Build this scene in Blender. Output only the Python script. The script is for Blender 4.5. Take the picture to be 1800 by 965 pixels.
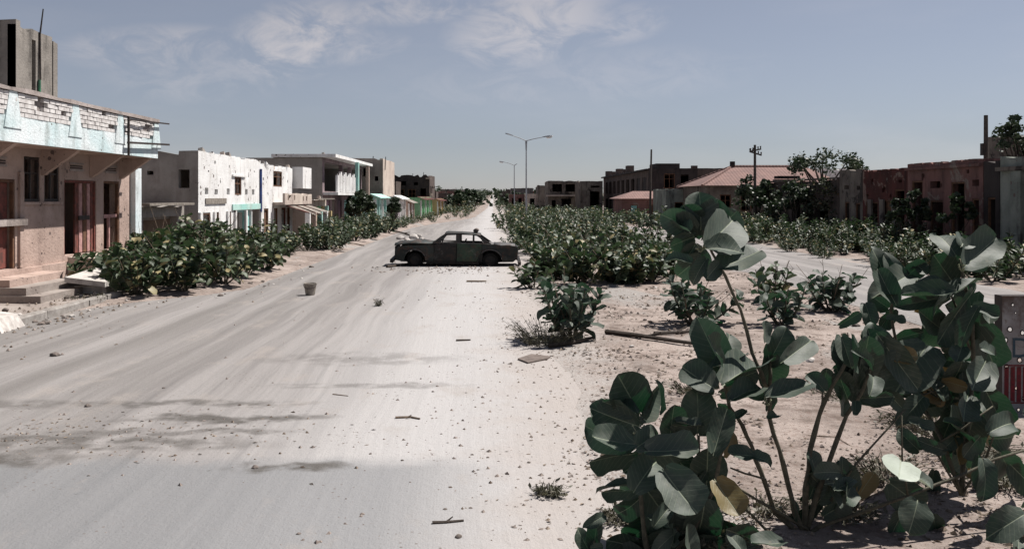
import bpy, bmesh, math, random
import numpy as np
from mathutils import Vector, Matrix, noise as mnoise
from mathutils.geometry import tessellate_polygon

for o in list(bpy.data.objects):
    bpy.data.objects.remove(o)
S = bpy.context.scene
COL = S.collection
rnd = random.Random(7)
R = math.radians

# ------------------------------------------------------------------ camera
F, H, VX, VY = 1600.0, 2.4, 868.0, 347.0       # focal in px of an 1800 px wide frame, eye height, vanishing point
cam = bpy.data.cameras.new('camera')
camo = bpy.data.objects.new('camera', cam)
COL.objects.link(camo)
camo.location = (0, 0, H)
camo.rotation_euler = (R(90), 0, 0)
cam.sensor_width = 36
cam.lens = F / 1800 * 36
cam.shift_x = (900 - VX) / 1800
cam.shift_y = -(482.5 - VY) / 1800
cam.clip_start = 0.1
cam.clip_end = 6000
S.camera = camo
S.render.resolution_x, S.render.resolution_y = 1024, 548

# ------------------------------------------------------------------ sun, sky, exposure
SUN = Vector((0.46, 0.27, 0.85)).normalized()
EL = math.asin(SUN.z)
AZ = math.atan2(SUN.x, SUN.y)
sun = bpy.data.lights.new('sun', 'SUN')
sun.energy = 5.0
sun.angle = R(0.5)
sun.color = (1.0, 0.955, 0.90)
suno = bpy.data.objects.new('sun', sun)
COL.objects.link(suno)
suno.rotation_euler = SUN.to_track_quat('Z', 'Y').to_euler()
W = bpy.data.worlds.new('World')
S.world = W
W.use_nodes = True
S.view_settings.view_transform = 'Standard'
S.view_settings.look = 'None'
S.view_settings.exposure = 0.68
S.view_settings.gamma = 1.0


class N:
    """small node builder"""
    def __init__(self, tree):
        self.t = tree
    def n(self, kind, **kw):
        nd = self.t.nodes.new(kind)
        for k, v in kw.items():
            setattr(nd, k, v)
        return nd
    def link(self, a, sock):
        if isinstance(a, bpy.types.NodeSocket):
            self.t.links.new(a, sock)
        elif isinstance(a, (tuple, list)) and len(a) == 3 and sock.type == 'RGBA':
            sock.default_value = (*a, 1)
        else:
            sock.default_value = a
    def math(self, op, a, b=0.0, c=None, clamp=False):
        nd = self.n('ShaderNodeMath', operation=op, use_clamp=clamp)
        self.link(a, nd.inputs[0]); self.link(b, nd.inputs[1])
        if c is not None: self.link(c, nd.inputs[2])
        return nd.outputs[0]
    def vmath(self, op, a, b):
        nd = self.n('ShaderNodeVectorMath', operation=op)
        self.link(a, nd.inputs[0]); self.link(b, nd.inputs[1])
        return nd.outputs['Value'] if op in ('DOT_PRODUCT', 'LENGTH', 'DISTANCE') else nd.outputs[0]
    def pos(self):
        return self.n('ShaderNodeNewGeometry').outputs['Position']
    def objco(self):
        return self.n('ShaderNodeTexCoord').outputs['Object']
    def scale(self, v, s, off=(0, 0, 0)):
        nd = self.n('ShaderNodeMapping')
        self.link(v, nd.inputs['Vector'])
        nd.inputs['Scale'].default_value = s
        nd.inputs['Location'].default_value = off
        return nd.outputs[0]
    def noise(self, v, s, detail=4.0, rough=0.55, dist=0.0):
        nd = self.n('ShaderNodeTexNoise')
        self.link(v, nd.inputs['Vector'])
        nd.inputs['Scale'].default_value = s
        nd.inputs['Detail'].default_value = detail
        nd.inputs['Roughness'].default_value = rough
        nd.inputs['Distortion'].default_value = dist
        return nd.outputs['Fac']
    def voro(self, v, s, out='Distance', rnd_=1.0, flat=False):
        nd = self.n('ShaderNodeTexVoronoi', voronoi_dimensions='2D' if flat else '3D')
        self.link(v, nd.inputs['Vector'])
        nd.inputs['Scale'].default_value = s
        nd.inputs['Randomness'].default_value = rnd_
        return nd.outputs[out]
    def step(self, v, a, b, t0=0.0, t1=1.0):
        nd = self.n('ShaderNodeMapRange', interpolation_type='SMOOTHSTEP')
        self.link(v, nd.inputs[0])
        nd.inputs[1].default_value = a; nd.inputs[2].default_value = b
        nd.inputs[3].default_value = t0; nd.inputs[4].default_value = t1
        return nd.outputs[0]
    def mix(self, f, a, b, mode='MIX'):
        nd = self.n('ShaderNodeMix', data_type='RGBA', blend_type=mode)
        self.link(f, nd.inputs['Factor'])
        self.link(a, nd.inputs['A']); self.link(b, nd.inputs['B'])
        return nd.outputs['Result']
    def xyz(self, v):
        nd = self.n('ShaderNodeSeparateXYZ')
        self.link(v, nd.inputs[0])
        return nd.outputs
    def bump(self, h, strength, dist=0.02):
        nd = self.n('ShaderNodeBump')
        self.link(h, nd.inputs['Height'])
        nd.inputs['Strength'].default_value = strength
        nd.inputs['Distance'].default_value = dist
        return nd.outputs[0]


def new_mat(name):
    m = bpy.data.materials.new(name)
    m.use_nodes = True
    b = m.node_tree.nodes['Principled BSDF']
    return m, N(m.node_tree), b


# world: Nishita sky, softened by dust, with thin real-direction clouds
def make_world():
    k = N(W.node_tree)
    bg = W.node_tree.nodes['Background']
    sky = k.n('ShaderNodeTexSky', sky_type='NISHITA')
    sky.sun_disc = False
    sky.sun_elevation = EL
    sky.sun_rotation = AZ
    sky.air_density = 1.0
    sky.dust_density = 0.15
    sky.ozone_density = 3.5
    hs = k.n('ShaderNodeHueSaturation')
    hs.inputs['Saturation'].default_value = SKY_SAT
    hs.inputs['Value'].default_value = 0.81
    k.link(sky.outputs[0], hs.inputs['Color'])
    base = k.mix(1.0, hs.outputs[0], (.955, .965, 1.06), 'MULTIPLY')
    tc = k.n('ShaderNodeTexCoord').outputs['Generated']
    x, y, z = k.xyz(tc)
    total = None
    blobs = [(525, 70, .070, .040), (600, 85, .07, .018), (280, 85, .085, .022), (720, 18, .075, .016),
             (930, 45, .085, .045), (1090, 45, .05, .02), (380, 130, .10, .03), (1000, 140, .2, .03)]
    for i, (px, py, rx, rz) in enumerate(blobs):
        c = Vector(((px - VX) / F, 1.0, (VY - py) / F)).normalized()
        dx = k.math('DIVIDE', k.math('SUBTRACT', x, c.x), rx)
        dz = k.math('DIVIDE', k.math('SUBTRACT', z, c.z), rz)
        dz = k.math('SUBTRACT', dz, k.math('MULTIPLY', dx, 0.35))
        dy = k.math('MULTIPLY', k.math('SUBTRACT', y, c.y), 2.0)
        r2 = k.math('ADD', k.math('ADD', k.math('MULTIPLY', dx, dx), k.math('MULTIPLY', dz, dz)), k.math('MULTIPLY', dy, dy))
        g = k.math('MULTIPLY', k.step(r2, 1.6, 0.0), (.95, .55, .6, .7, .8, .5, .32, .2)[i])
        total = g if total is None else k.math('MAXIMUM', total, g)
    nz = k.noise(k.scale(tc, (1.0, 1.0, 1.9)), 16.0, 8.0, 0.62, 0.6)
    cl = k.math('MULTIPLY', total, k.step(nz, 0.36, 0.64), clamp=True)
    broad = k.math('MULTIPLY', k.step(k.noise(k.scale(tc, (1, 1, 4.0)), 3.0, 5.0, 0.6), 0.45, 0.75), 0.12)
    cl = k.math('MAXIMUM', cl, broad)
    lum = k.n('ShaderNodeRGBToBW')
    k.link(base, lum.inputs[0])
    tint = k.n('ShaderNodeCombineColor')
    lv = k.math('MULTIPLY', lum.outputs[0], 1.7)
    k.link(lv, tint.inputs[0]); k.link(k.math('MULTIPLY', lv, .96), tint.inputs[1]); k.link(k.math('MULTIPLY', lv, 1.0), tint.inputs[2])
    out = k.mix(k.math('MULTIPLY', cl, 0.9), base, tint.outputs[0])
    k.link(out, bg.inputs['Color'])
    bg.inputs['Strength'].default_value = SKY_STR


SKY_STR, SKY_SAT = 0.051, 0.46
make_world()


# ------------------------------------------------------------------ geometry helpers
def P(px, py, Y):
    """the point at distance Y seen at pixel (px, py) of the 1800 px wide photograph"""
    return Vector(((px - VX) * Y / F, Y, H - (py - VY) * Y / F))


def X_at(px, Y):
    return (px - VX) * Y / F


def rise(y):
    if y < 140: return 0.0
    t = min(1.0, (y - 140) / 700)
    return 4.4 * t * t * (3 - 2 * t)


def road_l(y):
    t = min(1, max(0, (y - 19.0) / 5.0)); t = t * t * (3 - 2 * t)
    t2 = min(1, max(0, (y - 66) / 46.0)); t2 = t2 * t2 * (3 - 2 * t2)
    return -8.82 + 2.3 * t + (4.2 + .9 * min(1, max(0, (y - 112) / 80))) * t2 + (0.22 * mnoise.noise((y * .5, 3.1, 0)) + 0.12 * mnoise.noise((y * 1.9, 8.1, 0))) * t


def road_r(y):
    return 0.95 - 1.1 * min(1, max(0, (y - 60) / 90)) + 0.35 * mnoise.noise((y * .25, 7.7, 0)) + 0.14 * mnoise.noise((y * 1.3, 1.7, 0))


def road2_r(y):
    return 13.3 - 1.9 * min(1, max(0, (y - 50) / 25))


def bump(x, y):
    if y > 260: return 0.0
    d = max(road_l(y) - x, x - road_r(y)) if x < 4.5 else max(7.9 - x, x - road2_r(y) - .3)
    if d <= 0: return -0.002
    k = min(1, d / 0.8)
    v = 0.05 * (mnoise.noise((x * .55, y * .55, 0)) + .6) + 0.035 * mnoise.noise((x * 1.7, y * 1.7, 4)) + .012 * mnoise.noise((x * 5, y * 5, 9))
    if x < -6 and y > 20: v += 0.10 * min(1, (y - 20) / 4)
    return k * max(v, -.01)


def gz(x, y):
    return rise(y) + bump(x, y)


class MB:
    def __init__(self):
        self.v, self.f = [], []
    def face(self, pts):
        i = len(self.v)
        self.v += [Vector(p) for p in pts]
        self.f.append(tuple(range(i, i + len(pts))))
    def hexa(self, p):
        """8 corners: bottom ring 0-3, top ring 4-7"""
        i = len(self.v)
        self.v += [Vector(q) for q in p]
        for q in ((3, 2, 1, 0), (4, 5, 6, 7), (0, 1, 5, 4), (1, 2, 6, 5), (2, 3, 7, 6), (3, 0, 4, 7)):
            self.f.append(tuple(i + a for a in q))
    def box(self, x0, x1, y0, y1, z0, z1):
        self.hexa([(x0, y0, z0), (x1, y0, z0), (x1, y1, z0), (x0, y1, z0), (x0, y0, z1), (x1, y0, z1), (x1, y1, z1), (x0, y1, z1)])
    def fbox(self, fr, u0, u1, w0, w1, z0, z1):
        q = [fr.P(u, w, z) for z in (z0, z1) for (u, w) in ((u0, w0), (u1, w0), (u1, w1), (u0, w1))]
        self.hexa(q)
    def bar(self, a, b, t, t2=None):
        """square bar between two points"""
        a, b = Vector(a), Vector(b); t2 = t2 or t
        d = (b - a).normalized()
        s = d.cross(Vector((0, 0, 1)))
        if s.length < 1e-3: s = Vector((1, 0, 0))
        s.normalize(); u = s.cross(d)
        s *= t / 2; u *= t2 / 2
        self.hexa([a - s - u, a + s - u, a + s + u, a - s + u, b - s - u, b + s - u, b + s + u, b - s + u])
    def tube(self, pts, rad, n=6, cap=True):
        pts = [Vector(p) for p in pts]
        base = len(self.v)
        prev = None
        for i, p in enumerate(pts):
            d = (pts[min(i + 1, len(pts) - 1)] - pts[max(i - 1, 0)]).normalized()
            if prev is None:
                s = d.cross(Vector((0.3, 0.2, 1)))
                if s.length < 1e-3: s = d.cross(Vector((1, 0, 0)))
            else:
                s = prev - d * prev.dot(d)
            s.normalize(); prev = s
            u = d.cross(s)
            r = rad[i] if isinstance(rad, (list, tuple)) else rad
            for k in range(n):
                a = 2 * math.pi * k / n
                self.v.append(p + (s * math.cos(a) + u * math.sin(a)) * r)
        for i in range(len(pts) - 1):
            for k in range(n):
                a = base + i * n + k; b = base + i * n + (k + 1) % n
                self.f.append((a, b, b + n, a + n))
        if cap:
            self.f.append(tuple(base + k for k in reversed(range(n))))
            e = base + (len(pts) - 1) * n
            self.f.append(tuple(e + k for k in range(n)))
    def disc_prism(self, c, axis, r, h, n=16, r2=None):
        c = Vector(c); axis = Vector(axis).normalized()
        self.tube([c, c + axis * h], [r, r2 if r2 is not None else r], n)
    def plate(self, loops, fm, bm_):
        """loops of 2-D points (outer first, then holes), fm / bm_ map them to the front and back surfaces"""
        tri = tessellate_polygon([[Vector((a, b, 0)) for a, b in lp] for lp in loops])
        flat = [p for lp in loops for p in lp]
        i = len(self.v)
        self.v += [Vector(fm(a, b)) for a, b in flat] + [Vector(bm_(a, b)) for a, b in flat]
        nn = len(flat)
        for t in tri:
            self.f.append((i + t[0], i + t[1], i + t[2]))
            self.f.append((i + nn + t[2], i + nn + t[1], i + nn + t[0]))
        k = 0
        for lp in loops:
            m = len(lp)
            for j in range(m):
                a, b = i + k + j, i + k + (j + 1) % m
                self.f.append((a, b, b + nn, a + nn))
            k += m
    def build(self, name, m, parent=None, smooth=False, **props):
        return make_obj(name, self.v, self.f, m, parent, smooth, **props)


def base_of(o):
    b = Vector((0, 0, 0))
    while o is not None:
        b += o.location
        o = o.parent
    return b


def make_obj(name, verts, faces, m, parent=None, smooth=False, origin=None, recalc=True, **props):
    me = bpy.data.meshes.new(name)
    b = base_of(parent)
    if parent is None and origin is None:
        xs = [v[0] for v in verts]; ys = [v[1] for v in verts]; zs = [v[2] for v in verts]
        origin = Vector(((min(xs) + max(xs)) / 2, (min(ys) + max(ys)) / 2, min(zs)))
    if origin is not None: b = b + Vector(origin)
    me.from_pydata([(v[0] - b.x, v[1] - b.y, v[2] - b.z) for v in verts], [], faces)
    if recalc:
        bm = bmesh.new(); bm.from_mesh(me)
        bmesh.ops.recalc_face_normals(bm, faces=bm.faces)
        bm.to_mesh(me); bm.free()
    me.materials.append(m)
    if smooth:
        me.polygons.foreach_set('use_smooth', [True] * len(me.polygons))
    o = bpy.data.objects.new(name, me)
    COL.objects.link(o)
    if parent is not None: o.parent = parent
    if origin is not None: o.location = origin
    for k, v in props.items():
        o[k] = v
    return o


def thing(name, label, cat, loc=(0, 0, 0), group=None):
    o = bpy.data.objects.new(name, None)
    COL.objects.link(o)
    o.location = loc
    o.empty_display_size = 0.2
    o['label'] = label; o['category'] = cat
    if group: o['group'] = group
    return o


def tag(o, label, cat, group=None):
    o['label'] = label; o['category'] = cat
    if group: o['group'] = group
    return o


def copy_tree(root, loc, scale=1.0, rot=0.0, label=None):
    c = root.copy(); COL.objects.link(c)
    c.location = loc; c.scale = (scale,) * 3 if not isinstance(scale, tuple) else scale
    c.rotation_euler = (0, 0, rot)
    if label: c['label'] = label
    for ch in root.children:
        d = ch.copy(); COL.objects.link(d); d.parent = c
    return c


def piece(name, me, parent, mtx):
    """a copy of a small shared mesh placed at a world matrix under an unrotated parent"""
    o = bpy.data.objects.new(name, me)
    COL.objects.link(o)
    o.parent = parent
    o.matrix_basis = Matrix.Translation(-base_of(parent)) @ mtx
    return o


# ------------------------------------------------------------------ materials
def plaster(name, c1, c2, stain, streak=0.5, pock=0.05, pock_scale=1.6, pockc=(.13, .10, .09), patch=None, patch_t=.62, sc=1.0):
    m, k, b = new_mat(name)
    p = k.pos()
    col = k.mix(k.step(k.noise(p, 0.9 * sc, 6), .35, .65), c1, c2)
    if patch:
        col = k.mix(k.step(k.noise(p, 0.7 * sc, 7, .65, .8), patch_t, patch_t + .05), col, patch)
    st = k.noise(k.scale(p, (2.6 * sc, 2.6 * sc, .28 * sc)), 1.0, 6, .6)
    blot = k.noise(p, 2.3 * sc, 6, .65)
    st = k.math('MULTIPLY', k.step(st, .47, .70), k.step(blot, .33, .62))
    col = k.mix(k.math('MULTIPLY', st, streak), col, stain)
    grime = k.noise(p, 9 * sc, 5, .7)
    col = k.mix(k.math('MULTIPLY', k.step(grime, .52, .78), .45), col, stain)
    px_, py_, pz_ = k.xyz(p)
    flat = k.n('ShaderNodeCombineXYZ')
    k.link(k.math('ADD', px_, py_), flat.inputs[0]); k.link(pz_, flat.inputs[1])
    d = k.voro(flat.outputs[0], pock_scale, flat=True)
    d2 = k.voro(flat.outputs[0], pock_scale * 2.7, flat=True)
    wob = k.math('MULTIPLY', k.noise(p, 12, 2), .05)
    sel = k.step(k.noise(p, .9, 3), .46, .62)
    wob = k.math('ADD', wob, k.math('MULTIPLY', k.math('SUBTRACT', 1.0, sel), .10))
    pk = k.math('MAXIMUM', k.step(k.math('ADD', d, wob), pock + .055, pock + .03), k.step(k.math('ADD', d2, wob), pock + .045, pock + .02))
    if pock <= 0: pk = 0.0
    col = k.mix(pk, col, pockc)
    k.link(col, b.inputs['Base Color'])
    b.inputs['Roughness'].default_value = 0.92
    b.inputs['Specular IOR Level'].default_value = 0.15
    h = k.math('SUBTRACT', k.math('ADD', k.noise(p, 14, 5, .65), k.math('MULTIPLY', blot, .8)), k.math('MULTIPLY', pk, 1.2))
    k.link(k.bump(h, 0.6, 0.03), b.inputs['Normal'])
    return m


def simple(name, c1, c2, rough=.85, sc=4.0, spec=.2, metallic=0.0, bumpv=.3, obj=False):
    m, k, b = new_mat(name)
    p = k.objco() if obj else k.pos()
    col = k.mix(k.step(k.noise(p, sc, 6, .65), .34, .66), c1, c2)
    k.link(col, b.inputs['Base Color'])
    b.inputs['Roughness'].default_value = rough
    b.inputs['Specular IOR Level'].default_value = spec
    b.inputs['Metallic'].default_value = metallic
    k.link(k.bump(k.noise(p, sc * 5, 4, .65), bumpv, .01), b.inputs['Normal'])
    return m


def leaf_mat(name, cols, transl, dry=None, veins=True, tw=.18, rough=.5):
    """cols: two green tones, random per leaf; transl: colour of light that comes through"""
    m, k, b = new_mat(name)
    r = k.math('FRACT', k.math('ADD', k.n('ShaderNodeObjectInfo').outputs['Random'], k.n('ShaderNodeNewGeometry').outputs['Random Per Island']))
    p = k.pos()
    col = k.mix(r, cols[0], cols[1])
    if dry:
        r2 = k.math('FRACT', k.math('MULTIPLY', r, 17.31))
        col = k.mix(k.step(r2, .86, .94), col, dry)
    if veins:
        u, v, _ = k.xyz(k.n('ShaderNodeUVMap').outputs[0])
        au = k.math('ABSOLUTE', u)
        rib = k.step(au, .045, .012)
        sv = k.math('FRACT', k.math('MULTIPLY', k.math('SUBTRACT', v, k.math('MULTIPLY', au, .32)), 8.0))
        sv = k.math('MULTIPLY', k.step(k.math('ABSOLUTE', k.math('SUBTRACT', sv, .5)), .10, .02), .20)
        vein = k.math('MULTIPLY', k.math('MAXIMUM', k.math('MULTIPLY', rib, .8), sv), k.step(k.noise(p, 9, 3), .22, .52))
        col = k.mix(vein, col, (.26, .29, .20))
        spots = k.step(k.noise(p, 26, 4, .7), .60, .72)
        col = k.mix(k.math('MULTIPLY', spots, .35), col, (.16, .14, .09))
        k.link(k.bump(k.math('ADD', k.math('MULTIPLY', vein, -1.0), k.math('MULTIPLY', k.noise(p, 40, 3), .6)), .35, .006), b.inputs['Normal'])
    dust = k.step(k.noise(p, 7, 5, .6), .45, .75)
    col = k.mix(k.math('MULTIPLY', dust, .22), col, (.24, .23, .19))
    k.link(col, b.inputs['Base Color'])
    b.inputs['Roughness'].default_value = rough
    b.inputs['Specular IOR Level'].default_value = .25
    tr = k.n('ShaderNodeBsdfTranslucent')
    tr.inputs['Color'].default_value = (*transl, 1)
    mx = k.n('ShaderNodeMixShader')
    mx.inputs[0].default_value = tw
    k.t.links.new(b.outputs[0], mx.inputs[1]); k.t.links.new(tr.outputs[0], mx.inputs[2])
    out = [n for n in k.t.nodes if n.type == 'OUTPUT_MATERIAL'][0]
    k.t.links.new(mx.outputs[0], out.inputs['Surface'])
    return m


SAND1, SAND2, SANDD = (.32, .268, .24), (.22, .182, .162), (.10, .076, .063)


def ground_mat():
    m, k, b = new_mat('sandy earth')
    p = k.pos()
    col = k.mix(k.step(k.noise(p, .55, 6, .6), .38, .62), SAND1, SAND2)
    col = k.mix(k.math('MULTIPLY', k.step(k.noise(p, 2.1, 7, .7), .47, .68), .85), col, SANDD)
    col = k.mix(k.math('MULTIPLY', k.step(k.noise(k.scale(p, (1, .35, 1)), .42, 5, .6, .5), .56, .64), .85), col, (.27, .258, .245))
    x, y, z = k.xyz(p)
    edge = k.math('ADD', x, k.math('MULTIPLY', k.math('SUBTRACT', k.noise(p, .9, 6, .65), .5), 3.2))
    col = k.mix(k.math('MULTIPLY', k.math('MULTIPLY', k.step(edge, 2.3, .9), k.step(x, -2, 0)), .85), col, (.335, .312, .295))
    col = k.mix(k.math('MULTIPLY', k.step(k.noise(p, 17, 4, .75), .52, .66), .75), col, (.17, .12, .10))
    col = k.mix(k.math('MULTIPLY', k.step(k.voro(p, 9.0, flat=True), .15, .08), k.step(k.noise(p, 1.4, 4), .50, .60)), col, (.11, .085, .075))
    k.link(col, b.inputs['Base Color'])
    b.inputs['Roughness'].default_value = .97
    b.inputs['Specular IOR Level'].default_value = .1
    h = k.math('ADD', k.noise(p, 9, 6, .7), k.math('MULTIPLY', k.noise(p, 45, 4, .7), .4))
    k.link(k.bump(h, .8, .04), b.inputs['Normal'])
    return m


def road_mat(name='dusty road', second=False):
    m, k, b = new_mat(name)
    p = k.pos()
    x, y, z = k.xyz(p)
    warp = k.math('MULTIPLY', k.math('SUBTRACT', k.noise(p, .10, 2), .5), 1.0)
    xw = k.math('ADD', x, warp)
    # wheel-worn streaks running along the street
    cmb = k.n('ShaderNodeCombineXYZ')
    k.link(k.math('ADD', xw, k.math('MULTIPLY', y, .02)), cmb.inputs[0]); k.link(k.math('MULTIPLY', y, .03), cmb.inputs[1])
    st = k.noise(cmb.outputs[0], 1.7, 7, .66)
    st2 = k.noise(cmb.outputs[0], 6.5, 5, .65)
    pale, mid, grey = (.262, .246, .238), (.18, .168, .163), (.122, .116, .114)
    col = k.mix(k.step(st, .36, .64), mid, pale)
    col = k.mix(k.math('MULTIPLY', k.step(st2, .52, .74), .5), col, grey)
    if not second:
        # blown sand lies thick on the right half; the left half shows worn tar
        right = k.step(xw, -3.4, -.6)
        col = k.mix(k.math('MULTIPLY', right, .8), col, (.385, .372, .368))
        left = k.math('MULTIPLY', k.step(xw, -2.2, -5.4), k.step(k.noise(cmb.outputs[0], 1.1, 5, .6), .38, .66))
        col = k.mix(k.math('MULTIPLY', left, .6), col, (.145, .135, .127))
        e2 = k.math('ADD', x, k.math('MULTIPLY', k.math('SUBTRACT', k.noise(p, 1.1, 6, .65), .5), 2.4))
        col = k.mix(k.math('MULTIPLY', k.step(e2, -.5, 1.0), .85), col, (.318, .285, .265))
        # swept tar across the near foreground
        yy = k.math('ADD', y, k.math('MULTIPLY', k.math('SUBTRACT', k.noise(p, 1.3, 4), .5), .8))
        near = k.math('MULTIPLY', k.step(yy, 8.5, 8.0), k.step(x, .3, -1.0))
        col = k.mix(k.math('MULTIPLY', near, .72), col, (.165, .169, .175))
        # oily stains
        for cx, cy, rx, ry, a in ((-2.9, 9.85, 1.1, .2, .95), (-4.4, 8.9, 2.0, .28, .85), (-1.85, 8.08, .55, .14, .95), (-4.9, 8.35, 1.1, .24, .95), (-3.6, 10.6, 1.4, .16, .8), (-2.0, 13.5, 1.5, .5, .4), (-3.3, 9.3, 1.2, .12, .8), (-6.0, 10.5, 1.5, .3, .6), (-1.6, 11.6, 1.2, .2, .5)):
            dx = k.math('DIVIDE', k.math('SUBTRACT', k.math('ADD', x, k.math('MULTIPLY', warp, .3)), cx), rx)
            dy = k.math('DIVIDE', k.math('SUBTRACT', yy, cy), ry)
            r2 = k.math('ADD', k.math('MULTIPLY', dx, dx), k.math('MULTIPLY', dy, dy))
            col = k.mix(k.math('MULTIPLY', k.math('MULTIPLY', k.step(r2, 1.7, .2), k.step(k.noise(p, 3.0, 5), .33, .6)), a), col, (.085, .078, .072))
    # sand drift, grit
    col = k.mix(k.math('MULTIPLY', k.step(k.noise(k.scale(p, (1, .5, 1)), 1.2, 6, .65), .54, .70), .5), col, (.28, .25, .228))
    col = k.mix(k.math('MULTIPLY', k.step(k.noise(p, 22, 4, .75), .55, .74), .42), col, (.21, .185, .175))
    col = k.mix(k.math('MULTIPLY', k.step(k.voro(p, 7.0, flat=True), .10, .05), k.step(k.noise(p, 1.1, 4), .56, .66)), col, (.13, .11, .10))
    k.link(col, b.inputs['Base Color'])
    b.inputs['Roughness'].default_value = .95
    b.inputs['Specular IOR Level'].default_value = .12
    h = k.math('ADD', k.noise(p, 12, 6, .7), k.math('MULTIPLY', k.noise(p, 60, 3, .7), .5))
    h = k.math('ADD', h, k.math('MULTIPLY', st2, .8))
    k.link(k.bump(h, .55, .025), b.inputs['Normal'])
    return m


M = {}
M['ground'] = ground_mat()
M['road'] = road_mat()
M['road2'] = road_mat('second road', True)
M['pink'] = plaster('pink plaster', (.43, .325, .28), (.35, .26, .222), (.15, .105, .09), .5, .08, 2.0)
M['white_band'] = plaster('turquoise white plaster', (.64, .68, .69), (.49, .60, .615), (.18, .20, .185), .6, .04, 2.4)
M['white'] = plaster('whitewash', (.72, .715, .705), (.62, .61, .60), (.32, .285, .25), .6, .085, 1.5)
M['gable'] = plaster('grey render with gable shade', (.33, .305, .28), (.24, .22, .20), (.16, .13, .12), .5, .035, .9)  # on the white house this grey puts the gable's shade into the colour
M['concrete'] = plaster('old concrete', (.25, .228, .205), (.16, .145, .13), (.045, .04, .037), .9, .03, 1.0)
M['cream'] = plaster('cream plaster', (.50, .43, .37), (.40, .33, .29), (.17, .13, .11), .7, .05, 1.4)
M['creamD'] = plaster('shaded weathered cream plaster', (.19, .165, .14), (.12, .10, .088), (.025, .02, .018), .95, .09, 1.3, patch=(.05, .042, .038), patch_t=.56)  # cream lowered to put the right-hand row's shade into the walls
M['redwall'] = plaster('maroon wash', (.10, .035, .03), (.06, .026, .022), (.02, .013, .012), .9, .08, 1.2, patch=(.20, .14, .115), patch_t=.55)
M['pinkD'] = plaster('shaded weathered rose wash', (.20, .105, .092), (.13, .075, .067), (.022, .017, .016), .95, .09, 1.2, patch=(.22, .175, .15), patch_t=.56)  # rose base darkened to carry the row's shade; stains and patches are wear
M['brown'] = plaster('soot stained brown plaster', (.11, .085, .075), (.07, .055, .05), (.025, .02, .02), .8, .05, .8)  # low brown holds the shade of the dark fronts in its colour
M['dark'] = plaster('shade dark plaster', (.055, .046, .043), (.036, .03, .03), (.015, .015, .015), .7, .04, .8)  # near black base paints in the shade of unlit fronts
M['palegreen'] = plaster('pale green wash', (.25, .265, .235), (.16, .175, .155), (.04, .036, .032), .95, .09, 1.5)
M['mauve'] = plaster('dirty mauve plaster', (.26, .20, .21), (.19, .145, .155), (.08, .065, .065), .7, .05, 1.0)
M['shadow'] = plaster('shaded brown render', (.24, .205, .185), (.165, .14, .127), (.06, .05, .047), .75, .045, .8)  # dark tone paints shade on walls turned to the camera
M['turq'] = plaster('turquoise wash', (.30, .55, .50), (.42, .60, .55), (.25, .22, .2), .5, .03, 1.5)
M['green'] = plaster('green wash', (.16, .42, .20), (.26, .5, .3), (.12, .13, .1), .5, .03, 1.5)
M['violet'] = plaster('mauve wash', (.36, .25, .32), (.28, .2, .25), (.13, .1, .1), .5, .03, 1.5)
M['yellow'] = plaster('ochre wash', (.5, .40, .2), (.42, .32, .17), (.2, .14, .1), .5, .03, 1.5)
M['roofdeck'] = simple('roof screed', (.30, .27, .25), (.20, .18, .17))
M['inside'] = simple('dark interior', (.07, .06, .055), (.045, .04, .038))  # one dark tone for the room floors
M['mortar'] = simple('mortar', (.24, .21, .20), (.15, .13, .125), sc=9)
M['brick_white'] = simple('limewashed brick', (.62, .60, .585), (.44, .41, .395), sc=6)
M['rail'] = plaster('weathered coping', (.26, .22, .20), (.38, .33, .31), (.09, .075, .07), .8, .03, 2)
M['red_wood'] = simple('flaking red wood', (.20, .065, .052), (.09, .045, .038), sc=7)
M['pink_wood'] = simple('faded pink wood', (.46, .27, .25), (.30, .17, .16), sc=7)
M['brown_wood'] = simple('brown wood', (.16, .085, .05), (.09, .05, .035), sc=7)
M['grey_wood'] = simple('grey weathered wood', (.26, .23, .20), (.15, .13, .11), sc=8)
M['turq_wood'] = simple('turquoise boards', (.32, .55, .52), (.20, .40, .38), sc=6)
M['green_wood'] = simple('green boards', (.10, .34, .16), (.07, .22, .12), sc=6)
M['iron'] = simple('black iron', (.025, .023, .022), (.05, .035, .03), .6, 8)
M['pole_wood'] = simple('tarred pole', (.055, .045, .04), (.09, .075, .065), sc=10)
M['steel'] = simple('galvanised steel', (.27, .28, .30), (.19, .20, .22), .5, 5, .4)
M['lampglass'] = simple('lamp bowl', (.75, .75, .75), (.62, .62, .62), .35, 5, .5)
M['pipe_blue'] = simple('blue pipe', (.05, .09, .25), (.04, .05, .12), .6)
M['pipe_green'] = simple('green pipe', (.05, .22, .12), (.05, .12, .08), .6)
M['rubble'] = simple('broken concrete', (.5, .47, .44), (.32, .29, .27), sc=5, bumpv=.8)
M['stone'] = simple('dark stone', (.10, .085, .075), (.17, .14, .125), sc=9, bumpv=.8)
M['kerb'] = simple('kerb concrete', (.30, .28, .26), (.20, .18, .165), sc=5, bumpv=.7)
M['pave'] = plaster('sand covered paving', (.31, .275, .25), (.24, .205, .185), (.12, .095, .08), .3, .04, 2.6)
M['card'] = simple('dirty board', (.16, .13, .115), (.10, .08, .07), sc=12)
M['tin'] = simple('dented tin', (.30, .27, .23), (.17, .14, .12), .55, 9, .4, .3)
M['stem'] = simple('milkweed stem', (.115, .105, .075), (.065, .06, .045), sc=22)
M['twig'] = simple('dry twig', (.20, .15, .11), (.12, .09, .07), sc=20)
M['bark'] = simple('bark', (.075, .06, .05), (.045, .036, .03), sc=9, bumpv=.8)
M['leaf'] = leaf_mat('milkweed leaf', ((.034, .050, .037), (.066, .082, .066)), (.014, .075, .028), tw=.15, rough=.58)
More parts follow.
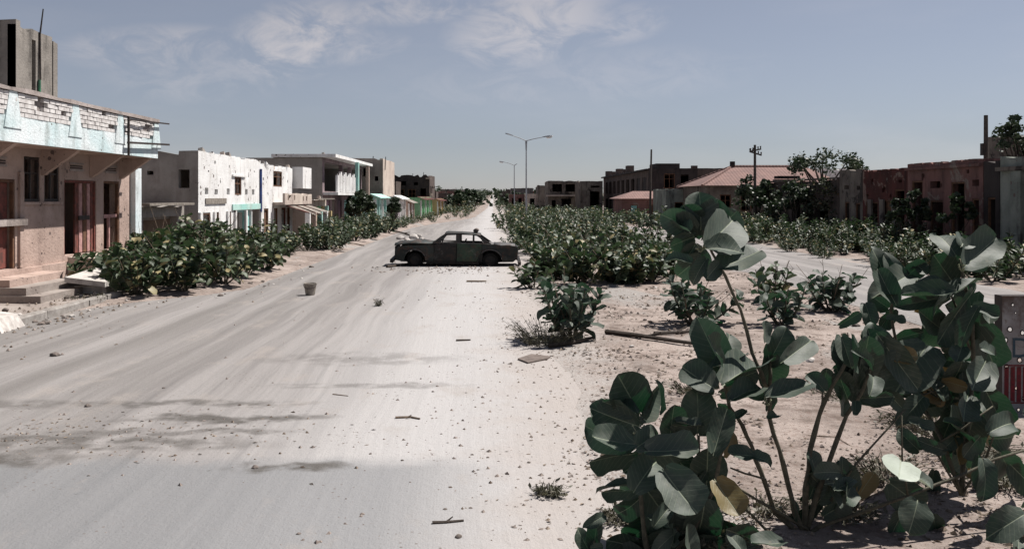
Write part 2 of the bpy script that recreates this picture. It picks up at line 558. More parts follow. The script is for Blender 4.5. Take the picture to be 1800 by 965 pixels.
M['leaf_dry'] = leaf_mat('withered leaf', ((.20, .15, .075), (.15, .12, .05)), (.12, .07, .02))
M['leaf_pale'] = leaf_mat('pale waxy leaf', ((.36, .40, .34), (.33, .37, .31)), (.3, .35, .25))
M['leaf_far'] = leaf_mat('shrub leaf', ((.012, .026, .012), (.078, .10, .055)), (.04, .085, .03), dry=(.30, .25, .13), veins=False, tw=.15, rough=.5)  # pale dry tone also paints sunlit sparkle on scattered leaves
M['tree_leaf'] = leaf_mat('tree leaf', ((.018, .03, .017), (.05, .065, .035)), (.02, .04, .015), veins=False)
M['ivy'] = leaf_mat('creeper leaf', ((.03, .035, .025), (.10, .10, .06)), (.03, .05, .02), dry=(.16, .10, .06), veins=False)
M['weed'] = leaf_mat('dry weed', ((.13, .115, .085), (.09, .09, .06)), (.06, .06, .03), veins=False)
M['litter'] = leaf_mat('leaf litter', ((.10, .07, .05), (.28, .22, .17)), (.03, .02, .01), veins=False)
M['tile'] = None


def tile_mat():
    m, k, b = new_mat('clay tiles')
    p = k.pos(); x, y, z = k.xyz(p)
    row = k.math('FRACT', k.math('MULTIPLY', z, 6.0))
    colm = k.math('FRACT', k.math('MULTIPLY', x, 4.0))
    col = k.mix(k.step(k.noise(p, 1.2, 6, .65), .35, .65), (.20, .115, .098), (.145, .085, .075))
    col = k.mix(k.math('MULTIPLY', k.step(k.noise(p, 5, 5, .7), .5, .75), .6), col, (.14, .085, .075))
    k.link(col, b.inputs['Base Color'])
    b.inputs['Roughness'].default_value = .9
    k.link(k.bump(k.math('ADD', row, k.math('ABSOLUTE', k.math('SUBTRACT', colm, .5))), .8, .05), b.inputs['Normal'])
    return m


M['tile'] = tile_mat()


def car_mat(name, c1, c2, rust=.5):
    m, k, b = new_mat(name)
    p = k.objco()
    col = k.mix(k.step(k.noise(p, 2.2, 6, .65), .36, .64), c1, c2)
    col = k.mix(k.math('MULTIPLY', k.step(k.noise(p, 4.3, 7, .7, .6), .48, .62), rust), col, (.085, .04, .025))
    col = k.mix(k.math('MULTIPLY', k.step(k.noise(p, 13, 5, .7), .55, .7), .6), col, (.015, .014, .013))
    col = k.mix(k.math('MULTIPLY', k.step(k.noise(p, 3.1, 7, .7, 1.0), .58, .70), .35), col, (.16, .157, .15))
    k.link(col, b.inputs['Base Color'])
    b.inputs['Roughness'].default_value = .62
    b.inputs['Metallic'].default_value = .1
    b.inputs['Specular IOR Level'].default_value = .35
    k.link(k.bump(k.noise(p, 9, 5, .7), .6, .012), b.inputs['Normal'])
    return m


M['car'] = car_mat('burnt paint', (.026, .033, .03), (.013, .015, .0145))
M['car_green'] = car_mat('burnt green paint', (.03, .055, .033), (.016, .022, .018), .45)
M['car_pale'] = car_mat('scorched bare metal', (.12, .12, .118), (.05, .047, .045), .5)
M['car_black'] = car_mat('charred steel', (.009, .0085, .0085), (.014, .012, .011), .25)
M['rubber'] = simple('burnt rubber', (.006, .006, .006), (.010, .0095, .009), .9)

# ------------------------------------------------------------------ ground, roads, hills
def grid_obj(name, xs_of, ys, zf, m, smooth=True, **props):
    v, f = [], []
    n = None
    for y in ys:
        xs = xs_of(y); n = len(xs)
        for x in xs: v.append((x, y, zf(x, y)))
    for j in range(len(ys) - 1):
        for i in range(n - 1):
            a = j * n + i
            f.append((a, a + 1, a + n + 1, a + n))
    return make_obj(name, v, f, m, None, smooth, origin=(0, 0, 0), recalc=False, **props)


def spread(a, b, step, far, grow):
    out = [a + i * step for i in range(int(round((b - a) / step)) + 1)]
    s = step
    while out[-1] < far:
        s *= grow; out.append(out[-1] + s)
    return out


YS = spread(-6, 40, .4, 2600, 1.06)
XP = spread(0, 22, .4, 2400, 1.16)
XS = [-x for x in reversed(XP[1:])] + XP
grid_obj('ground', lambda y: XS, YS, gz, M['ground'], kind='structure')
YR = [y for y in YS if y < 900]
grid_obj('road', lambda y: [road_l(y) + (road_r(y) - road_l(y)) * i / 30 for i in range(31)], YR,
         lambda x, y: rise(y) + .005, M['road'], kind='structure')
grid_obj('side_road', lambda y: [8.0 + .25 * mnoise.noise((y * .4, 2, 5)) + (road2_r(y) - 8.0) * i / 16 for i in range(17)], YR,
         lambda x, y: rise(y) + .005, M['road2'], kind='structure')
# hills on the skyline
hv, hf = [], []
nx = 120
for j in range(9):
    t = j / 8
    for i in range(nx):
        x = -1500 + 3000 * i / (nx - 1)
        y = 900 + 900 * t
        h = 4.0 + 7.5 * t * t + 5.0 * t * (mnoise.noise((x * .0035, y * .002, 1.5)) + .5 * mnoise.noise((x * .012, y * .006, 3.5)))
        hv.append((x, y, h if j else 0.0))
for j in range(8):
    for i in range(nx - 1):
        a = j * nx + i
        hf.append((a, a + 1, a + nx + 1, a + nx))
M['hill'] = simple('scrubby hillside', (.17, .15, .125), (.10, .10, .075), sc=.03)
make_obj('hills', hv, hf, M['hill'], None, True, origin=(0, 0, 0), recalc=False, kind='structure')


# ------------------------------------------------------------------ walls and buildings
class Fr:
    """wall frame: u along the wall, w outwards, z up"""
    def __init__(s, ox, oy, ux, uy, nx, ny):
        s.ox, s.oy, s.ux, s.uy, s.nx, s.ny = ox, oy, ux, uy, nx, ny
    def P(s, u, w, z):
        return Vector((s.ox + u * s.ux + w * s.nx, s.oy + u * s.uy + w * s.ny, z))


def left_fr(X): return Fr(X, 0, 0, 1, 1, 0)        # facade of a house on the left, looks to +X, u = Y
def right_fr(X): return Fr(X, 0, 0, 1, -1, 0)      # facade of a house on the right, looks to -X
def front_fr(Y): return Fr(0, Y, 1, 0, 0, -1)      # a wall that looks back towards the viewer, u = X


def wall_mesh(mb, fr, u0, u1, z0, z1, th, openings=(), ragged=0.0, seed=0, topf=None):
    cu = {round(u0, 4), round(u1, 4)}; cz = {round(z0, 4), round(z1, 4)}
    n = max(1, int((u1 - u0) / .7))
    for i in range(1, n): cu.add(round(u0 + (u1 - u0) * i / n, 4))
    for o in openings:
        for a in (o['u'][0], o['u'][1]):
            if u0 < a < u1: cu.add(round(a, 4))
        for a in (o['z'][0], o['z'][1]):
            if z0 < a < z1: cz.add(round(a, 4))
    us, zs = sorted(cu), sorted(cz)
    rr = random.Random(seed)
    top = []
    for u in us:
        d = topf(u) if topf else 0
        if ragged: d -= rr.random() * ragged * (1 if rr.random() < .35 else .25)
        top.append(d)
    idx = {}
    def vid(i, j, s):
        if (i, j, s) not in idx:
            z = zs[j] + (top[i] if j == len(zs) - 1 else 0)
            idx[(i, j, s)] = len(mb.v)
            mb.v.append(fr.P(us[i], 0 if s == 0 else -th, z))
        return idx[(i, j, s)]
    def solid(i, j):
        if i < 0 or j < 0 or i >= len(us) - 1 or j >= len(zs) - 1: return False
        cu_, cz_ = (us[i] + us[i + 1]) / 2, (zs[j] + zs[j + 1]) / 2
        for o in openings:
            if o['u'][0] < cu_ < o['u'][1] and o['z'][0] < cz_ < o['z'][1]: return False
        return True
    for i in range(len(us) - 1):
        for j in range(len(zs) - 1):
            if not solid(i, j): continue
            a, b, c, d = (i, j), (i + 1, j), (i + 1, j + 1), (i, j + 1)
            mb.f.append(tuple(vid(*q, 0) for q in (a, b, c, d)))
            mb.f.append(tuple(vid(*q, 1) for q in (d, c, b, a)))
            for (di, dj, p, q) in ((-1, 0, a, d), (1, 0, c, b), (0, -1, b, a), (0, 1, d, c)):
                if not solid(i + di, j + dj):
                    mb.f.append((vid(*p, 0), vid(*q, 0), vid(*q, 1), vid(*p, 1)))


def O(u0, u1, z0, z1, fill=None, mat=None, **kw):
    d = dict(u=(u0, u1), z=(z0, z1), fill=fill, mat=mat); d.update(kw)
    return d


def fill_opening(root, fr, o, th):
    u0, u1 = o['u']; z0, z1 = o['z']; f = o['fill']; m = M[o['mat']] if o['mat'] else None
    e = .012
    if f in ('frame', 'door', 'window', 'half', 'bars'):
        mb = MB(); t = o.get('t', .07)
        a, b = -.10, -.02
        mb.fbox(fr, u0 + e, u0 + t, a, b, z0, z1 - e); mb.fbox(fr, u1 - t, u1 - e, a, b, z0, z1 - e)
        mb.fbox(fr, u0 + t, u1 - t, a, b - .004, z1 - t, z1 - e)
        if f == 'window': mb.fbox(fr, u0 + t, u1 - t, a, b - .004, z0 + e, z0 + t)
        fo = mb.build('window_frame' if f in ('window', 'bars') else 'door_frame', M[o.get('fmat', 'brown_wood')], root)
        if f == 'window':
            mb = MB()
            mb.fbox(fr, (u0 + u1) / 2 - .025, (u0 + u1) / 2 + .025, a + .02, b - .02, z0 + t, z1 - t)
            mb.fbox(fr, u0 + t, u1 - t, a + .024, b - .026, z0 + (z1 - z0) * .62, z0 + (z1 - z0) * .62 + .04)
            mb.build('glazing_bar', M[o.get('fmat', 'brown_wood')], fo)
    if f == 'door':       # closed leaf set back in the reveal, made of upright boards
        t = .07
        n = max(2, int(round((u1 - u0 - 2 * t) / .22)))
        w = (u1 - u0 - 2 * t) / n
        d = None
        for i in range(n):
            mb = MB(); j = rnd.random() * .012
            mb.fbox(fr, u0 + t + i * w + .006, u0 + t + (i + 1) * w - .006, -.14 + j, -.10 + j, z0 + .02, z1 - t - .01)
            mb.build('board', m, root)
    if f == 'half':       # one leaf hanging open on the far jamb, standing in boards
        n = 3; t = .07
        for i in range(n):
            mb = MB()
            mb.fbox(fr, u1 - t - (n - i) * .21, u1 - t - (n - i) * .21 + .195, -.15 - .02 * i, -.11 - .02 * i, z0 + .02, z1 - t - .01)
            mb.build('board', m, root)
    if f == 'panel':      # shutter of a shop, boards across the whole opening, proud of the reveal floor
        n = max(2, int(round((u1 - u0) / .28))); w = (u1 - u0) / n
        for i in range(n):
            mb = MB(); j = rnd.random() * .02
            mb.fbox(fr, u0 + i * w + .008, u0 + (i + 1) * w - .008, -.16 + j, -.11 + j, z0 + .01, z1 - .015)
            mb.build('board', m, root)


def building(name, label, cat, fr, u0, u1, z1, depth, wmat, openings=(), z0=0.0, th=.28, parapet=.3, ragged=.06,
             sides=(True, True), side_open=((), ()), smat=None, group=None, seed=1, topf=None, roof=True, back=True):
    b = fr.P((u0 + u1) / 2, 0, z0)
    root = thing(name, label, cat, b, group)
    mb = MB(); wall_mesh(mb, fr, u0, u1, z0 - .15, z1, th, openings, ragged, seed, topf)
    mb.build('facade', M[wmat], root)
    smat = smat or wmat
    for k, (flag, u, sg) in enumerate(((sides[0], u0, -1), (sides[1], u1, 1))):
        if not flag: continue
        c = fr.P(u + .004 * sg, 0, 0)
        sf = Fr(c.x, c.y, -fr.nx, -fr.ny, fr.ux * sg, fr.uy * sg)
        mb = MB(); wall_mesh(mb, sf, .004, depth, z0 - .15, z1 - .01, th, side_open[k], ragged, seed + 5 + k)
        mb.build('side_wall', M[smat], root)
        for o in side_open[k]:
            if o['fill']: fill_opening(root, sf, o, th)
    if back:
        c = fr.P(0, -depth, 0)
        bf = Fr(c.x, c.y, fr.ux, fr.uy, -fr.nx, -fr.ny)
        mb = MB(); wall_mesh(mb, bf, u0 + th + .003, u1 - th - .003, z0 - .15, z1 - .02, th, (), ragged, seed + 9)
        mb.build('back_wall', M[smat], root)
    if roof:
        mb = MB(); mb.fbox(fr, u0 + th + .003, u1 - th - .003, -depth + th + .003, -th - .003, z1 - parapet - .18, z1 - parapet)
        mb.build('roof', M['roofdeck'], root)
        mb = MB(); mb.fbox(fr, u0 + th + .003, u1 - th - .003, -depth + th + .003, -th - .003, z0 - .12, z0 + .05)
        mb.build('floor', M['inside'], root)
    for o in openings:
        if o['fill']: fill_opening(root, fr, o, th)
    return root


# ---------------- left: the pink house with the balcony
XL = -11.2
fl = left_fr(XL)
def YL(px, X=XL): return -X * F / (VX - px)


pk_open = [
    O(19.6, 21.3, .74, 2.82, 'half', 'red_wood', fmat='brown_wood'),
    O(21.69, 22.46, 2.29, 3.38, 'window', None, fmat='iron'), O(22.68, 23.46, 2.29, 3.38, 'window', None, fmat='iron'),
    O(23.73, 25.64, .87, 2.86, 'frame', None, fmat='red_wood'),
    O(26.12, 27.23, .87, 2.87, 'frame', None),
    O(16.4, 18.0, .74, 2.82, 'door', 'red_wood'),
    O(14.2, 15.6, 1.5, 2.9, 'window', None),
]
pink = building('balcony_house', 'faded pink two storey house with a white lattice balcony and ruined concrete roof tower', 'building',
                fl, 12.6, 28.5, 4.0, 9.0, 'pink', pk_open, parapet=.05, ragged=0, seed=2, th=.3)
mb = MB(); mb.fbox(fl, 12.6, 28.5, .003, .10, 0.0, .72); mb.build('plinth', M['pink'], pink)
# folding door leaves and bars in the middle doorway
for i, (a, mt) in enumerate(((24.62, 'red_wood'), (24.83, 'pink_wood'), (25.04, 'brown_wood'), (25.25, 'pink_wood'), (25.42, 'red_wood'))):
    mb = MB(); mb.fbox(fl, a, a + .19 - .02 * (i == 4), -.17 + .018 * i, -.13 + .018 * i, .90, 2.78); mb.build('door_board', M[mt], pink)
mb = MB(); mb.fbox(fl, 24.66, 25.3, -.07, -.03, 1.78, 1.90); mb.build('cross_bar', M['iron'], pink)
mb = MB(); mb.fbox(fl, 26.19, 27.16, -.13, -.05, 1.80, 1.90); mb.build('transom', M['pink_wood'], pink)
mb = MB(); mb.fbox(fl, 26.62, 26.70, -.12, -.06, .90, 1.80); mb.build('mullion', M['pink_wood'], pink)
mb = MB(); mb.fbox(fl, 18.9, 21.62, .004, .14, 1.74, 1.90); mb.build('ledge', M['rail'], pink)
mb = MB(); mb.fbox(fl, 21.42, 21.60, .004, .06, .74, 3.0); mb.build('jamb_pilaster', M['pink'], pink)
mb = MB(); mb.fbox(fl, 21.6, 23.55, .004, .055, 2.22, 2.285); mb.build('window_sill', M['pink'], pink)
for a, b in ((24.0, 24.8), (26.2, 27.0), (19.9, 20.9)):
    fo = MB(); fo.fbox(fl, a, b, .004, .03, 3.10, 3.15); fo.fbox(fl, a, b, .004, .03, 3.28, 3.33)
    fo = fo.build('vent', M['rail'], pink)
    for q in range(2):
        mb = MB(); mb.fbox(fl, a + .05, b - .05, .004, .02, 3.165 + q * .055, 3.195 + q * .055); mb.build('slat', M['iron'], fo)
mb = MB(); mb.fbox(fl, 28.05, 28.52, .004, .16, .1, 3.30); mb.build('corner_pilaster', M['white_band'], pink)
# balcony
BX0, BX1 = XL + .004, -10.15
mb = MB(); mb.box(BX0, BX1 - .1, 12.6, 27.5, 3.57, 3.72); mb.build('balcony_slab', M['pink'], pink)
mb = MB(); wall_mesh(mb, left_fr(BX1), 12.6, 27.5, 3.57, 4.12, .098); mb.build('balcony_band', M['white_band'], pink)
mb = MB(); mb.box(BX0, BX1 - .1, 27.4, 27.5, 3.725, 4.5); mb.build('balcony_end', M['white_band'], pink)
for y in (16.45, 19.2, 22.07, 24.72, 27.35):
    mb = MB()
    mb.hexa([(BX1 - .2, y - .36, 3.86), (BX1 + .02, y - .36, 3.86), (BX1 + .02, y + .36, 3.86), (BX1 - .2, y + .36, 3.86),
             (BX1 - .2, y - .15, 4.64), (BX1 + .02, y - .15, 4.64), (BX1 + .02, y + .15, 4.64), (BX1 - .2, y + .15, 4.64)])
    mb.build('balcony_post', M['white_band'], pink)
mb = MB(); wall_mesh(mb, left_fr(BX1 + .05), 12.6, 27.52, 4.642, 4.75, .25, ragged=.05, seed=4); mb.build('coping', M['rail'], pink)
mb = MB(); mb.box(BX1 - .10, BX1 - .075, 12.6, 27.5, 4.121, 4.641); mb.build('lattice_backing', M['mortar'], pink)
bme = None
mbk = MB(); mbk.box(-.045, .045, -.128, .128, -.043, .043)
tmp = make_obj('brick', mbk.v, mbk.f, M['brick_white'], None, origin=(0, 0, 0)); bme = tmp.data
bpy.data.objects.remove(tmp)
cnt = 0
for r in range(5):
    z = 4.17 + r * .102
    y = 16.8 + (r % 2) * .14
    while y < 27.2:
        near_post = min(abs(y - q) for q in (16.45, 19.2, 22.07, 24.72, 27.35)) < .24 - .03 * r
        hole = (abs(y - 20.35) < .2 and r in (2, 3)) or (abs(y - 26.6) < .25 and r in (2, 3)) or rnd.random() < .035
        if not near_post and not hole and cnt < 300:
            piece('brick', bme, pink, Matrix.Translation((BX1 - .035 + rnd.uniform(-.012, .012), y, z)) @ Matrix.Rotation(rnd.uniform(-.05, .05), 4, 'Z'))
            cnt += 1
        y += .275
for y in (19.6, 22.6, 25.3, 27.3):
    mb = MB()
    mb.hexa([(BX0, y - .09, 2.95), (BX0 + .05, y - .09, 2.95), (BX0 + .05, y + .09, 2.95), (BX0, y + .09, 2.95),
             (BX0, y - .09, 3.566), (BX1 - .12, y - .09, 3.566), (BX1 - .12, y + .09, 3.566), (BX0, y + .09, 3.566)])
    mb.build('bracket', M['pink'], pink)
# iron sign frame at the end of the balcony
sx = BX1 + .12
mb = MB()
mb.bar((sx, 25.0, 3.55), (sx, 25.0, 4.62), .05); mb.bar((sx, 24.95, 4.53), (sx, 28.1, 4.66), .04)
mb.bar((sx, 24.95, 3.90), (sx, 28.1, 4.02), .055); mb.bar((BX1 - .02, 25.0, 4.2), (sx, 25.0, 4.2), .04); mb.bar((BX1 - .02, 27.4, 4.0), (sx, 27.4, 4.0), .04)
mb.build('sign_bracket', M['iron'], pink)
mb = MB(); mb.tube([(XL + .05, 28.62, .3), (XL + .05, 28.62, 3.5)], .05, 8); mb.build('drainpipe', M['iron'], pink)
# tower
tf = left_fr(-14.0)
mb = MB(); wall_mesh(mb, tf, 26.67, 28.85, 4.0, 7.5, .25, [O(27.58, 27.82, 4.0, 7.18)], ragged=.22, seed=12)
wall_mesh(mb, Fr(-14.0, 26.67, -1, 0, 0, -1), .003, 3.5, 4.0, 7.62, .25, (), ragged=.25, seed=14)
mb.fbox(tf, 27.0, 28.7, -.9, -.8, 4.0, 7.2)
tw = mb.build('roof_tower', M['concrete'], pink)
mb = MB(); mb.tube([(-13.95, 27.95, 4.0), (-13.95, 27.95, 6.0)], .045, 6); mb.build('pipe', M['pipe_green'], tw)
mb = MB(); mb.tube([(-13.95, 28.0, 6.0), (-13.97, 28.02, 7.4), (-13.9, 28.08, 8.2)], [.035, .03, .02], 6); mb.build('antenna', M['iron'], tw)
mb = MB(); wall_mesh(mb, left_fr(-13.97), 28.87, 29.15, 4.0, 7.35, .2, ragged=.5, seed=31); mb.build('broken_wall_end', M['concrete'], tw)
# steps
for i, (x1, y0, y1, z) in enumerate(((-9.75, 19.58, 23.4, .27), (-10.1, 19.66, 22.9, .44), (-10.5, 19.74, 22.3, .60))):
    mb = MB(); mb.box(XL + .102 + i * .003, x1, y0, y1, .0 if i == 0 else z - .18, z); mb.build('step', M['pave'] if i < 2 else M['pink'], pink)
mb = MB(); mb.hexa([(XL + .102, 23.7, .0), (-9.9, 23.75, .0), (-9.9, 25.7, .0), (XL + .102, 25.8, .0), (XL + .102, 23.7, .84), (-10.25, 23.75, .80), (-10.25, 25.6, .78), (XL + .102, 25.8, .84)])
mb.build('landing', M['cream'], pink)
mb = MB(); mb.hexa([(XL + .102, 26.0, .0), (-10.2, 26.0, .0), (-10.2, 27.5, .0), (XL + .102, 27.5, .0), (XL + .102, 26.0, .84), (-10.4, 26.0, .82), (-10.4, 27.5, .82), (XL + .102, 27.5, .84)])
mb.build('landing', M['cream'], pink)

# ---------------- left: low dark outhouse between the pink and the white house
oh = building('roofless_shed', 'low dark shed with an open black front between pink and white houses', 'building',
              left_fr(-11.6), 29.6, 34.1, 2.1, 3.2, 'gable', [O(30.1, 33.4, -.2, 1.72)], ragged=.1, seed=21, smat='cream',
              side_open=([O(.5, 2.6, -.2, 1.6)], ()))
mb = MB(); mb.box(-12.9, -12.25, 29.3, 29.9, 0.0, 3.0); mb.build('chimney_stack', M['redwall'], oh)
mb = MB(); mb.box(-11.6, -11.15, 29.5, 33.9, 2.12, 2.2); mb.build('eave_board', M['grey_wood'], oh)

# ---------------- left: white pock-marked house
wh_open = [O(35.07, 35.98, -.1, 1.80, 'frame', None), O(36.5, 37.1, -.1, 1.80, 'door', 'brown_wood'), O(38.1, 38.8, -.1, 1.80, 'frame', None),
           O(39.45, 40.95, -.1, 1.82, 'frame', None, fmat='turq_wood'), O(41.05, 42.1, -.1, 1.82, 'panel', 'turq_wood'), O(42.2, 43.55, -.1, 1.82, None),
           O(39.35, 40.4, 2.5, 3.28, 'window', None)]
for px in (363, 380, 401, 433, 445):
    a = YL(px); wh_open.append(O(a - .20, a + .22, 2.52, 2.72 + .05 * (px % 2)))
def shell_holes(lst, pts, s=1.0):
    for i, (u, z) in enumerate(pts):
        a = s * rnd.uniform(.45, .95); j = lambda: rnd.uniform(.5, 1.4) * a
        lst.append(O(u - .13 * j(), u + .09 * j(), z - .07 * j(), z + .09 * j()))
        if i % 3: lst.append(O(u - .06 * j(), u + .16 * j(), z - .14 * j(), z + .03 * j()))
        if i % 2: lst.append(O(u - .03 * j(), u + .06 * j(), z - .03 * j(), z + .17 * j()))


shell_holes(wh_open, ((35.75, 3.42), (37.3, 3.05), (38.55, 3.72), (41.55, 3.38), (42.6, 3.62), (40.95, 2.98), (36.6, 3.8), (42.9, 2.9)))
white = building('whitewashed_house', 'bullet pocked whitewashed shop house with shade grey gable and turquoise lintel band', 'building',
                 fl, 34.5, 43.7, 4.18, 8.0, 'white', wh_open, smat='gable', ragged=.16, seed=3,
                 side_open=([O(.33, .75, 2.75, 3.45), O(3.1, 3.3, 2.2, 2.4), O(1.7, 1.95, 3.25, 3.4)], ()))
mb = MB(); mb.fbox(fl, 35.3, 38.0, .004, .05, 2.14, 2.36); mb.build('shop_sign', M['grey_wood'], white)
mb = MB(); mb.fbox(fl, 38.9, 43.6, .004, .06, 1.85, 2.10); mb.build('lintel_band', M['turq'], white)
mb = MB(); mb.fbox(fl, 38.9, 40.9, .004, .07, 3.30, 3.37); mb.build('window_hood', M['white'], white)
mb = MB(); mb.tube([fl.P(43.55, .06, 1.7), fl.P(43.55, .06, 3.75)], .06, 8); mb.build('drainpipe', M['pipe_blue'], white)
for i, u in enumerate((34.6, 36.4, 38.2, 39.3, 41.0, 43.6)):
    mb = MB(); mb.fbox(fl, u - .10, u + .10, .004, .09, -.1, 1.82); mb.build('pilaster', M['white'], white)

# ---------------- left: pinkish white shop house with broken balcony
an_open = [O(44.5, 45.4, .4, 1.85, 'door', 'brown_wood'), O(46.55, 47.4, -.1, 1.85, 'door', 'grey_wood'), O(48.2, 49.2, -.1, 1.85, 'frame', None, fmat='red_wood'),
           O(49.5, 50.2, -.1, 1.85, 'door', 'red_wood'), O(46.4, 48.3, 2.95, 3.75, 'window', None)]
shell_holes(an_open, ((44.4, 3.3), (45.3, 2.6), (49.6, 3.3), (45.6, 3.6)), 1.2)
annex = building('broken_balcony_house', 'pinkish white shop house with a shell torn balcony and drooping tin awning', 'building',
                 left_fr(-11.24), 43.74, 50.8, 4.05, 8, 'white', an_open, ragged=.35, seed=5, smat='gable')
bf_ = left_fr(-10.6)
mb = MB(); wall_mesh(mb, bf_, 46.2, 53.0, 2.02, 2.62, .12, [O(46.8, 47.1, 2.25, 2.5), O(48.3, 48.6, 2.25, 2.5), O(50.5, 50.8, 2.2, 2.45), O(51.4, 51.7, 2.2, 2.45)], ragged=.3, seed=8)
mb.fbox(bf_, 46.2, 53.0, -.62, -.123, 2.02, 2.14)
mb.build('balcony_parapet', M['cream'], annex)
mb = MB(); mb.fbox(bf_, 51.0, 53.4, -.7, -.1, 2.9, 4.1); mb.build('corner_pier', M['white'], annex)
for i in range(9):
    mb = MB(); y = 47.0 + i * .62
    mb.hexa([(-10.75, y, 1.95), (-9.5, y, 1.55 - .05 * (i % 3)), (-9.5, y + .6, 1.55 - .04 * (i % 4)), (-10.75, y + .6, 1.95),
             (-10.75, y, 1.98), (-9.5, y, 1.58 - .05 * (i % 3)), (-9.5, y + .6, 1.58 - .04 * (i % 4)), (-10.75, y + .6, 1.98)])
    mb.build('awning_sheet', M[('redwall', 'tin', 'grey_wood')[i % 3]], annex)
for u, mt in ((47.0, 'white'), (48.6, 'pink'), (50.3, 'turq'), (51.9, 'white'), (53.2, 'yellow')):
    mb = MB(); mb.box(-9.75, -9.5, u, u + .25, -.1, 1.6); mb.build('awning_post', M[mt], annex)

# ---------------- left: green and yellow shop row
sh = building('green_shop', 'low shop row with green and yellow door panels beyond the drooping awning', 'building',
              left_fr(-10.9), 53.6, 59.2, 2.25, 6, 'cream',
              [O(53.9, 54.8, -.1, 1.8, 'door', 'grey_wood'), O(55.1, 56.0, -.1, 1.8, 'panel', 'green_wood'), O(56.3, 57.2, -.1, 1.8, 'panel', 'green_wood'), O(57.5, 58.6, -.1, 1.8, 'door', 'turq_wood')], ragged=.12, seed=41)
mb = MB(); mb.box(-10.88, -10.3, 53.5, 58.9, 2.27, 2.33); mb.build('awning', M['tin'], sh)
for u, mt in ((54.9, 'yellow'), (56.1, 'green'), (57.3, 'yellow'), (58.7, 'turq')):
    mb = MB(); mb.box(-10.88, -10.7, u, u + .2, -.1, 1.85); mb.build('pilaster', M[mt], sh)

# ---------------- left: two storey house with white balusters and loggia
lg_open = [O(60.5, 62.3, -.1, 2.2, 'panel', 'violet'), O(63.0, 64.6, -.1, 2.2, 'panel', 'grey_wood'), O(65.4, 67.0, -.1, 2.2, 'panel', 'violet'), O(68.2, 71.0, -.1, 2.2, 'panel', 'turq_wood'), O(72.2, 75.5, -.1, 2.2, None),
           O(60.2, 67.3, 2.8, 4.75, None), O(67.8, 71.4, 2.75, 4.75, None), O(71.7, 76.8, 2.7, 4.75, None)]
lg = building('baluster_house', 'two storey house with white baluster balcony, dark loggia and grey end wall', 'building',
              left_fr(-11.2), 59.5, 77.2, 5.0, 9, 'mauve', lg_open, smat='gable', parapet=.12, ragged=.04, seed=6, 
              side_open=([O(1.9, 2.5, 3.5, 3.75), O(1.0, 1.6, 2.9, 3.2)], ()))
mb = MB(); mb.box(-14.5, -10.3, 59.3, 77.4, 5.01, 5.22); mb.build('roof_slab', M['white'], lg)
mb = MB(); mb.box(-11.18, -10.2, 59.6, 72.5, 2.55, 2.72); mb.build('balcony_slab', M['white'], lg)
for i in range(13):
    mb = MB(); y = 59.8 + i * .62
    mb.box(-10.4, -10.25, y, y + .42, 2.74, 3.86 + .12 * ((i * 7) % 3)); mb.build('baluster', M['white'], lg)
mb = MB(); mb.box(-10.36, -10.3, 59.7, 67.9, 2.74, 3.5); mb.build('balcony_panel', M['white'], lg)
mb = MB(); mb.box(-10.3, -10.05, 67.6, 68.0, 2.74, 5.0); mb.build('column', M['turq'], lg)
mb = MB(); mb.box(-10.6, -10.35, 75.4, 75.8, 2.2, 5.0); mb.build('column', M['pink'], lg)

tb = building('square_tower_house', 'brown grey tower like block rising behind the flat white roof slab', 'building',
              front_fr(78.0), -14.5, -9.5, 5.75, 9, 'shadow', [O(-11.2, -10.9, 4.2, 4.9), O(-10.2, -9.9, 3.8, 4.2)], ragged=.15, seed=7, smat='cream')  # front toned dark for shade, side kept light where the sun falls

dk = building('dark_flats', 'soot dark two storey block with broken window openings on the left side', 'building',
              front_fr(114.0), -14.8, -8.05, 5.25, 10, 'dark',
              [O(-12.3, -11.2, 1.9, 3.4, 'window', None), O(-10.7, -9.8, 1.9, 3.4, 'window', None), O(-14.2, -13.0, 1.8, 3.4), O(-9.2, -8.5, 1.7, 3.5), O(-11.6, -11.0, 3.9, 4.4), O(-10.0, -9.5, 3.9, 4.3)],
              ragged=.5, seed=9, smat='brown', side_open=((), [O(1.0, 2.2, 2.6, 3.8), O(3.4, 4.6, 2.6, 3.8), O(6, 7, .8, 2.2)]))
mb = MB(); mb.box(-15.8, -11.6, 108.0, 113.7, -.1, 4.3); mb.build('front_block', M['brown'], dk)
mb = MB(); mb.box(-8.04, -7.75, 114.0, 114.4, 2.6, 2.9); mb.box(-8.5, -7.85, 113.6, 113.97, 4.7, 4.82); mb.build('concrete_canopy', M['cream'], dk)

# ---------------- left: row of small coloured shops
def small_shop(y0, y1, X, z, wall, doors, label, roof='tin', seed=0, eave=.5, dep=5):
    n = len(doors); w = (y1 - y0) / n
    ops = []
    for i, d in enumerate(doors):
        a = y0 + i * w + w * .18; b = y0 + (i + 1) * w - w * .18
        ops.append(O(a, b, -.1, z * .72, 'panel' if d else None, d))
    r = building('roadside_shop', label, 'shop', left_fr(X), y0, y1, z, dep, wall, ops, ragged=.06, seed=seed, group='small shops along the left side of the street')
    m = MB()
    m.hexa([(X - .3, y0 - .1, z + .03), (X + eave, y0 - .1, z - .28), (X + eave, y1 + .1, z - .28), (X - .3, y1 + .1, z + .03),
            (X - .3, y0 - .1, z + .08), (X + eave, y0 - .1, z - .23), (X + eave, y1 + .1, z - .23), (X - .3, y1 + .1, z + .08)])
    m.build('awning', M[roof], r)
    for i in range(n + 1):
        m = MB(); yy = min(max(y0 + i * w, y0 + .12), y1 - .12)
        m.box(X + .004, X + .14, yy - .11, yy + .11, -.1, z * .86); m.build('pilaster', M[('white', wall)[i % 2]], r)
    return r


